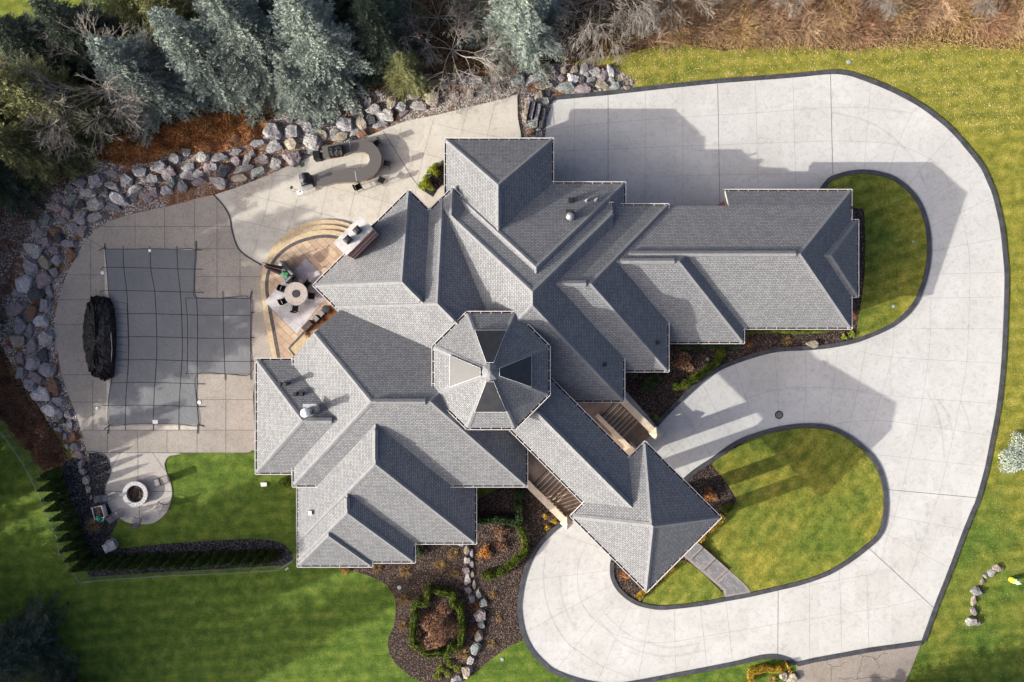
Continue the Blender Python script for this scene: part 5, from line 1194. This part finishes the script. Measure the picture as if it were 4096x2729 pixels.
def bare(px, py, v, s, label, group='bare trees along the top edge', mat='twig'):
    t = empty('bare_tree', P(px, py), rng.uniform(0, 6.28), label, 'tree', group); t.scale = (s, s, s)
    o = bpy.data.objects.new('limbs', BM[v]); C.objects.link(o); o.parent = t; o.material_slots[0].link = 'OBJECT'; o.material_slots[0].material = M[mat]
bare(500,410,0,1.1,'large leafless tree with pale spreading branches at the upper left')
bare(545,490,2,.7,'small leafless tree in shade beside the compact blue spruce')
bare(1830,235,1,.95,'pinkish leafless tree between the dark spruce and the spruce by the railing')
bare(1760,120,0,.75,'leafless tree at the top edge behind the pinkish one')
bare(2400,60,1,1.0,'pale drooping leafless tree right of the spruce by the railing')
bare(2620,-10,0,.95,'pale leafless tree at the top edge, left end of the brown thicket')
bare(2290,120,2,.9,'small leafless tree beside the railing spruce')
for k, x in enumerate((2860, 3080, 3300, 3520, 3700, 3880, 4060)): bare(x, (-10, -20, 10, -15, 0, -20, 10)[k], (2, 0, 2, 1, 2, 0, 2)[k], (.85, .5, .95, .5, .9, .5, .85)[k], f'leafless tree in the brown thicket, {ordinal(k)} from its left end', mat=('brush', 'twig')[k % 2])
# brown thicket (one mass)
def strands(C0, n, ln, lean=.8, rad=.3, seg=3, wd=.016, droop=.5):
    Nn = len(C0) * n; base = np.repeat(C0, n, 0) + rng.normal(size=(Nn, 3)) * [rad, rad, 0]; d = rng.normal(size=(Nn, 3)); d[:, 2] = rng.uniform(.3, 1.4, Nn); d[:, :2] *= lean; d = unit(d)
    L_ = rng.uniform(.5, 1.2, Nn)[:, None] * ln; Vs = []; Fs = []; p = base; off = 0
    for k in range(seg):
        q = p + d * L_ / seg; V, F = blades(p, q, np.full(Nn, wd * (1 - .2 * k))); Vs.append(V); Fs.append(F + off); off += len(V); p = q - d * .02
        d = unit(d + rng.normal(size=(Nn, 3)) * .22 + [0, 0, -droop / seg])
    return np.concatenate(Vs), np.concatenate(Fs)
def inpoly(x, y, poly):
    c = np.zeros(len(x), bool); n = len(poly)
    for i in range(n):
        x1, y1 = poly[i]; x2, y2 = poly[(i + 1) % n]
        k = ((y1 > y) != (y2 > y)) & (x < (x2 - x1) * (y - y1) / (y2 - y1 + 1e-12) + x1); c ^= k
    return c
def scatter(poly, n):
    xs = [p[0] for p in poly]; ys = [p[1] for p in poly]; X = []; 
    x = rng.uniform(min(xs), max(xs), n * 6); y = rng.uniform(min(ys), max(ys), n * 6); k = inpoly(x, y, poly); x, y = x[k][:n], y[k][:n]
    return np.stack([(x - CX) / K, (CY - y) / K, np.zeros(len(x))], 1)
th = scatter([(2560,130),(2700,-20),(2900,-120),(4200,-120),(4200,95),(3980,130),(3800,75),(3560,125),(3450,170),(3330,150),(3200,125),(3050,150),(2960,165),(2850,125),(2740,150),(2640,175)], 620)
V, F = strands(th, 46, 1.9, 1.2, .28, 3, .018, .8)
o = link('brush_thicket', mesh_np('brush_thicket', V, F), M['brush']); tag(o, 'tangled brown leafless brush filling the top right edge', 'brush', kind='stuff')
th = scatter([(2350,235),(2500,190),(2650,170),(3000,185),(3400,190),(4100,190),(4100,120),(3500,100),(2600,120),(2400,150)], 420)
V, F = strands(th, 16, .55, 1.3, .3, 2, .016, .6); o = link('dry_grass', mesh_np('dry_grass', V, F), M['drygrass']); tag(o, 'dry tawny grass along the foot of the brown thicket', 'dry grass', kind='stuff')
for k, (x, y, mt, s_) in enumerate([(2700,110,'drygrass',1.5),(2830,60,'brush',1.7),(2960,120,'drygrass',1.6),(3090,60,'maple',1.8),(3210,110,'brush',1.6),(3330,70,'drygrass',1.8),(3450,120,'maple',1.6),(3570,50,'drygrass',1.8),(3700,40,'brush',1.7),(3830,70,'drygrass',1.7),(3950,90,'maple',1.7),(4060,60,'drygrass',1.8)]):
    V, F = strands(np.zeros((1, 3)), 700, s_ * 1.15, 1.25, .22, 3, .015, .9); o = link('bare_shrub', mesh_np('bare_shrub', V, F), M[mt]); o.location = P(x, y, .1)
    tag(o, f"{({'drygrass': 'straw-coloured', 'brush': 'brown', 'maple': 'pinkish brown'})[mt]} twiggy shrub in the thicket, {ordinal(k)} from its left end", 'shrub', 'twiggy shrubs in the thicket')
# ground cover
def cover(name, poly, n, size, mat, label, cat, hgt, clump=.0, z0=.0, kind='stuff'):
    Pt = scatter(poly, n); nz = np.array([mnoise.noise(Vector((p[0] * .8, p[1] * .8, 3.1))) for p in Pt]); Pt[:, 2] = z0 + np.abs(rng.normal(size=len(Pt))) * .05 + rng.uniform(0, 1, len(Pt)) * hgt * np.clip(.5 + nz * 1.3, .05, 1)
    V, F = leafq(Pt, size, .3); o = link(name, mesh_np(name, V, F), M[mat]); return tag(o, label, cat, kind=kind)
cover('rust_groundcover', [(380,640),(420,590),(520,540),(640,520),(760,480),(860,470),(960,450),(1060,470),(1085,520),(1040,560),(960,590),(880,612),(780,620),(700,615),(600,655),(500,665)], 26000, .05, 'rustleaf', 'rust-coloured low leafy ground cover above the rock bank', 'ground cover', .6)
cover('maroon_brush', [(0,1360),(30,1480),(80,1560),(150,1640),(215,1720),(250,1800),(262,1850),(180,1880),(140,1830),(80,1760),(20,1680),(-60,1620),(-60,1360)], 15000, .055, 'maroon', 'dark reddish brush between the fence and the rocks left of the pool', 'brush', .9)
cover('shade_groundcover', [(-60,860),(40,820),(120,790),(200,700),(330,650),(260,760),(170,840),(110,960),(60,1080),(20,1250),(-60,1300)], 7000, .05, 'maroon', 'dark leafy debris in shade along the upper left rocks', 'ground cover', .3)
def clip_th(poly, n, mat, label, name='fallen_leaves', size=.045, z=.035):
    Pt = scatter(poly, n); Pt[:, 2] = z; V, F = leafq(Pt, size, .92); V[:, 2] = np.maximum(V[:, 2], z - .015); o = link(name, mesh_np(name, V, F), M[mat]); tag(o, label, 'fallen leaves', kind='stuff')
M['paleleaf'] = flat('pale_leaves', (.46, .38, .20), .8, var=.4)
clip_th([(2420,250),(2700,150),(3300,170),(3700,170),(4096,120),(4096,500),(3950,560),(3700,400),(3450,300),(3300,285),(3000,310),(2700,340),(2550,350),(2430,290)], 2600, 'paleleaf', 'pale fallen leaves scattered on the grass above the driveway', size=.05)
clip_th([(600,700),(1080,560),(1223,640),(1080,700),(933,758),(857,782),(700,822),(600,800)], 7000, 'rustleaf', 'rusty fallen leaves among the rocks above the pool deck', size=.04, z=.05)
clip_th([(933,760),(1080,702),(1110,720),(1020,780),(975,850),(905,800)], 420, 'rustleaf', 'rusty fallen leaves blown over the corner of the patio', size=.03, z=.155)
clip_th([(3700,420),(4096,500),(4096,2729),(3700,2729),(3760,2400),(4000,1700),(4030,1100),(3960,760)], 900, 'paleleaf', 'pale fallen leaves scattered on the grass right of the driveway', size=.035)
clip_th([(2440,290),(2560,260),(2560,370),(2240,400),(2230,350)], 500, 'paleleaf', 'pale leaves caught along the rocks at the driveway edge', size=.04, z=.05)
clip_th([(2450,390),(3000,340),(3380,330),(3600,400),(3850,680),(3700,700),(3450,580),(2600,640),(2450,640)], 170, 'rustleaf', 'few dry leaf fragments scattered on the upper driveway', size=.035, z=.045)
clip_th([(2500,2480),(3000,2430),(3400,2350),(3650,2400),(3600,2540),(2700,2660)], 60, 'rustleaf', 'few dry leaf fragments scattered on the lower driveway', size=.03, z=.045)
# hedges
def hedge(name, path, w_, h, mat, label, closed=False, dens=3000, size=.05, cat='hedge', z0=.03, group=None, wob=.12):
    q = G(path); q = spline(q, closed, 6) if len(q) > 2 else q
    pts = []; n = len(q); tot = 0; segs = []
    for i in range(n if closed else n - 1): a, b = q[i], q[(i + 1) % n]; segs.append((a, b, (b - a).length)); tot += (b - a).length
    N = int(tot * dens * max(w_, .3)); L_ = np.array([s[2] for s in segs]); ci = rng.choice(len(segs), N, p=L_ / L_.sum()); t = rng.uniform(0, 1, N)
    A = np.array([segs[i][0] for i in range(len(segs))]); B = np.array([segs[i][1] for i in range(len(segs))]); c = A[ci] + (B[ci] - A[ci]) * t[:, None]
    dd = unit(B - A)[ci]; nn = np.stack([-dd[:, 1], dd[:, 0]], 1)
    ph = rng.uniform(0, math.pi, N); rr = np.sqrt(rng.uniform(.5, 1, N)); cl = np.array([1 + wob * 2 * mnoise.noise(Vector((p[0] * 1.9, p[1] * 1.9, 0))) for p in c])
    x = np.cos(ph); x = np.sign(x) * np.abs(x) ** .6; z = np.sin(ph) ** .6
    P3 = np.concatenate([c + nn * (x * rr * w_ / 2 * cl)[:, None], (z0 + z * rr * h * cl)[:, None]], 1)
    o0 = P(*path[0]); P3 -= np.array([o0.x, o0.y, 0]); V, F = leafq(P3, size, .1)
    t_ = link(name, mesh_np(name, V, F), M[mat]); t_.location = (o0.x, o0.y, 0); return tag(t_, label, cat, group)
def g5(x, y): return (1500 + x / 1.632, 2180 + y / 1.632)
def g6(x, y): return (1880 + x / 2.24, 1900 + y / 2.24)
def g4(x, y): return (2400 + x / 1.992, 1300 + y / 1.992)
hedge('boxwood_hedge', [g5(*p) for p in ((345,272),(400,285),(470,300),(512,305),(512,372),(545,375),(566,440),(568,560),(553,648),(500,650),(480,690),(420,692),(330,690),(315,650),(258,636),(250,550),(262,450),(270,362),(330,368),(352,300))], .62, .85, 'box', 'clipped boxwood hedge enclosing the bronze-leaved shrub in the south bed', True)
hedge('boxwood_hedge', [(2074,2098),(2092,2130),(2101,2168),(2095,2204),(2068,2232),(2036,2258),(2009,2279),(1969,2293),(1928,2297)], .62, .75, 'box', 'curved clipped hedge in the south bed beside the driveway circle')
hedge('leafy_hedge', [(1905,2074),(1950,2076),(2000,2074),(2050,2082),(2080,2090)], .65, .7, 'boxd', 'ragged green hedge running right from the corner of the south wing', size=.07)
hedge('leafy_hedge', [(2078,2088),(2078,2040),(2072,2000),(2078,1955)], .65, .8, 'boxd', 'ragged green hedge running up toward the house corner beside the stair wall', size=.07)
hedge('boxwood_hedge', [g4(*p) for p in ((962,165),(955,240),(905,310),(840,360),(770,410),(700,450),(640,480),(570,490))], .6, .7, 'box', 'curved clipped hedge in the shaded bed below the garage wings')
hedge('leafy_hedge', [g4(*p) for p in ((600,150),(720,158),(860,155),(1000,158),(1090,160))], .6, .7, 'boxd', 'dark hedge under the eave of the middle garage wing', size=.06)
hedge('leafy_hedge', [(2985,1322),(3080,1320),(3180,1322),(3300,1319)], .5, .6, 'box', 'low green hedge under the eave of the far garage wing', size=.06)
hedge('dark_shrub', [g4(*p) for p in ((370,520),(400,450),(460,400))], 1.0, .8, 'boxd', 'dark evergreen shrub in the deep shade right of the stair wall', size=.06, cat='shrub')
hedge('gold_hedge', [(2548,2388),(2585,2352),(2640,2300),(2690,2260)], .5, .55, 'gold', 'golden orange hedge along the lower left portico eave')
hedge('gold_hedge', [(2790,2160),(2830,2120),(2875,2078),(2890,2060)], .5, .55, 'gold', 'golden hedge along the portico eave right of the walk')
hedge('lime_hedge', [(2885,2045),(2905,2030),(2925,2018)], .65, .6, 'box', 'olive green shrub at the right corner of the portico', cat='shrub')
hedge('gold_hedge', [(3003,2726),(2999,2685),(3028,2674),(3058,2666),(3088,2670),(3118,2666),(3145,2654)], .55, .55, 'gold', 'golden orange hedge in the bed at the bottom edge')
def shrub(name, px, py, r, h, n, size, mat, label, cat='shrub', group=None, parts=None, twigs=0):
    a = rng.uniform(0, 6.283, n); rr = np.sqrt(rng.uniform(0, 1, n)); ph = rng.uniform(0, 1, n)
    lob = 1 + .28 * np.sin(a * 3 + px) + .15 * np.sin(a * 5 + py)
    zz = h * np.sqrt(np.clip(1 - rr ** 2, 0, 1)) * (.35 + .65 * ph) + .03
    P3 = np.stack([np.cos(a) * rr * r * lob, np.sin(a) * rr * r * lob, zz], 1); P3 += rng.normal(size=P3.shape) * .03; P3[:, 2] = np.maximum(P3[:, 2], .02)
    V, F = leafq(P3, size, .1)
    t = empty(name, P(px, py), 0, label, cat, group)
    link('foliage', mesh_np('foliage', V, F), M[mat], t)
    if twigs: V, F = strands(np.zeros((1, 3)), twigs, h * 1.1, 1.1, .05, 3, .01, .2); link('stems', mesh_np('stems', V, F), M['twig'], t)
    return t
mx, my = g5(415, 545)
shrub('maple_shrub', mx, my, 1.45, 1.5, 5200, .055, 'maple', 'broad bronze-leaved shrub inside the boxwood enclosure', twigs=60)
shrub('maple_shrub', *g5(455, 420), .6, 1.0, 900, .05, 'maple', 'small bronze shrub at the top inside the boxwood enclosure', twigs=30)
shrub('rust_shrub', 1999, 2125, .62, .6, 700, .05, 'maple', 'sparse rusty shrub in the bed right of the south wing, upper one', group='rusty shrubs beside the south wing', twigs=25)
shrub('rust_shrub', 2008, 2180, .55, .5, 520, .05, 'maple', 'sparse rusty shrub in the bed right of the south wing, just inside the curved hedge', group='rusty shrubs beside the south wing', twigs=25)
shrub('rust_shrub', 1939, 2207, .52, .7, 900, .05, 'orange', 'dense orange-rust shrub nearest the stone line by the south wing', group='rusty shrubs beside the south wing', twigs=20)
shrub('rust_shrub', 2731, 1450, .75, .9, 1100, .05, 'maple', 'brown-leaved shrub in the shaded bed below the garage wings', twigs=40)
shrub('rust_shrub', 2836, 1978, .6, .6, 900, .05, 'rustleaf', 'red-brown shrub in the island mulch beside the portico', twigs=20)
shrub('rust_shrub', 2504, 2290, .5, .5, 600, .05, 'rustleaf', 'red-brown shrub in the island mulch below the portico', twigs=20)
shrub('rust_shrub', 3157, 2684, .14, .2, 120, .04, 'orange', 'tiny orange shrub beside the golden hedge at the bottom edge')
shrub('rust_shrub', 1382, 2266, .5, .4, 500, .05, 'rustleaf', 'reddish shrub under the lower left roof corner')
for x, y, lb in ((2181,2063,'upper left'), (2188,2108,'lowest'), (2217,2083,'rightmost')): shrub('gold_tuft', x, y, .23, .35, 190, .045, 'gold', f'{lb} of three small golden shrubs beside the stair wall', group='three golden shrubs by the stair wall')
shrub('gold_tuft', 2623, 1671, .2, .3, 160, .045, 'lime_shrub', 'small yellow-green shrub in the shaded bed beside the stair pier')
shrub('lime_tuft', 3371, 1348, .2, .3, 240, .045, 'lime_shrub', 'left of two small lime green shrubs by the garage corner', group='lime green shrubs by the garage corner')
shrub('lime_tuft', 3403, 1338, .25, .35, 300, .045, 'lime_shrub', 'right of two small lime green shrubs by the garage corner', group='lime green shrubs by the garage corner')
for k, (x, y) in enumerate(((485,768),(428,800),(535,800),(475,832),(408,852))): shrub('yellow_shrub', *g5(x, y), .32, .35, 330, .045, 'lime_shrub', f"{('topmost', 'upper left', 'rightmost', 'lower middle', 'lowest')[k]} of five small yellow-green shrubs at the bottom of the south bed", group='five yellow-green shrubs')
shrub('globe_cedar', 1738, 687, .50, 1.0, 3200, .045, 'lime_shrub', 'upper round bright green shrub in the patio planting strip', group='round shrubs on the patio')
shrub('globe_cedar', 1706, 740, .54, 1.0, 3400, .045, 'lime_shrub', 'lower round bright green shrub in the patio planting strip', group='round shrubs on the patio')
shrub('globe_cedar', 1780, 662, .32, .7, 900, .045, 'box', 'small dark shrub beside the wall behind the two round green ones')
shrub('pale_shrub', 4062, 1822, 1.4, 1.6, 7500, .06, 'blue', 'pale grey-green shrub cut by the right edge of the picture')
shrub('leafy_hedge', 1683, 2195, .45, .8, 900, .06, 'boxd', 'dark green shrub against the notch of the south wing')
shrub('lime_tuft', 1142, 1925, .45, .5, 500, .05, 'box', 'green shrub under the corner eave of the main roof beside the back lawn')
shrub('planter_green', 413, 2064, .18, .25, 120, .06, 'teal', 'leafy blue-green vegetable growing in the planter box').location.z = .58
shrub('planter_green', 431, 2074, .11, .2, 60, .05, 'teal', 'smaller blue-green vegetable at the corner of the planter box').location.z = .58
def tuft(px, py, r, label, mat='drygrass', n=150, group='dry ornamental grasses', wd=.013):
    V, F = strands(np.zeros((1, 3)), n, r * 1.25, 1.5, .03, 3, wd, .9); o = link('ornamental_grass', mesh_np('ornamental_grass', V, F), M[mat]); o.location = P(px, py, .03); tag(o, label, 'grass clump', group)
TF = [g5(*p) for p in ((515,60),(425,130),(525,185),(200,165),(190,350),(185,525),(765,328),(655,402),(652,560),(578,708),(758,640),(810,482),(20,150))]
TL = ['tawny grass clump nearest the top of the stone line', 'large tawny grass clump below the notch of the south wing', 'small tawny grass clump above the boxwood enclosure', 'pale dry grass clump under the lower eave', 'pale dry grass clump left of the boxwood enclosure, upper', 'brown dry grass clump left of the boxwood enclosure, lower', 'tawny grass clump right of the stone line near the curved hedge', 'dark red grass clump touching the stone line, upper', 'dark red grass clump touching the stone line, lower', 'large tawny grass clump at the lower right of the boxwood enclosure', 'tawny grass clump right of the stone line, lowest', 'small tawny grass clump right of the stone line, in the middle', 'dry grass clump at the edge of the lower lawn under the eave']
for k, (p, lb) in enumerate(zip(TF, TL)): tuft(*p, (.5, .62, .45, .6, .6, .5, .36, .45, .42, .6, .36, .3, .45)[k], lb, 'rustleaf' if k in (7, 8) else 'drygrass')
tuft(3143,1363,.42,'tawny grass clump left of the lone tan boulder'); tuft(2991,1372,.35,'rusty grass clump at the lower corner of the middle garage wing', 'rustleaf'); tuft(3410,1262,.4,'rusty grass clump in the mulch at the garage corner','rustleaf'); tuft(3089,2719,.4,'tawny grass clump inside the bottom golden hedge')
tuft(375,2100,.7,'dry brown seed-headed grass clump beside the planter box','drygrass',220)
for k, (x, y) in enumerate(((1335,1247),(1306,1278),(1284,1293),(1237,1337))): tuft(x, y, (.28, .30, .15, .30)[k], f"{('topmost', 'second', 'third, smallest', 'lowest, rusty')[k]} potted plant on the stone ledge between the boxes and the roof", 'orange' if k != 3 else 'rustleaf', 90, 'potted plants on the ledge'); bpy.context.scene.collection.objects[-1].location.z = .62
# arborvitae
def arb_mesh(seed, h=2.6, r=.52, n=2600):
    g = np.random.default_rng(seed); z = h * (1 - np.sqrt(g.uniform(0, 1, n))) ; a = g.uniform(0, 6.283, n); rad = r * (1 - z / h) ** .75 * (1 + .12 * np.sin(a * 4 + z * 3)) * np.sqrt(g.uniform(.5, 1, n))
    Pt = np.stack([np.cos(a) * rad, np.sin(a) * rad, z + .05], 1); V, F = leafq(Pt, .065, -.3); return mesh_np('foliage', V, F)
AM = [arb_mesh(s) for s in (1, 2, 3)]; AT = trunk_mesh(2.2, .06)
for m in AM: m.materials.append(M['arbor'])
AT.materials.append(M['bark'])
def arb(px, py, k, s, label, group):
    t = empty('arborvitae', P(px, py), rng.uniform(0, 6.28), label, 'hedge tree', group); t.scale = (s, s, s * rng.uniform(.95, 1.1))
    for nm, m in (('foliage', AM[k % 3]), ('trunk', AT)): o = bpy.data.objects.new(nm, m); C.objects.link(o); o.parent = t
for k in range(17): arb(408 + k * 43 + rng.uniform(-4, 4), 2243 - k * 1.6, k, 1.0, f'dark conical arborvitae in the lower fence row, {ordinal(k)} from the left', 'arborvitae row along the lower fence')
for k in range(10):
    t = k / 9; arb(228 + 130 * t, 1895 + 350 * t ** 1.0, k, 1.05, f'conical arborvitae in the left fence row, {ordinal(k)} from the top', 'arborvitae row along the left fence')
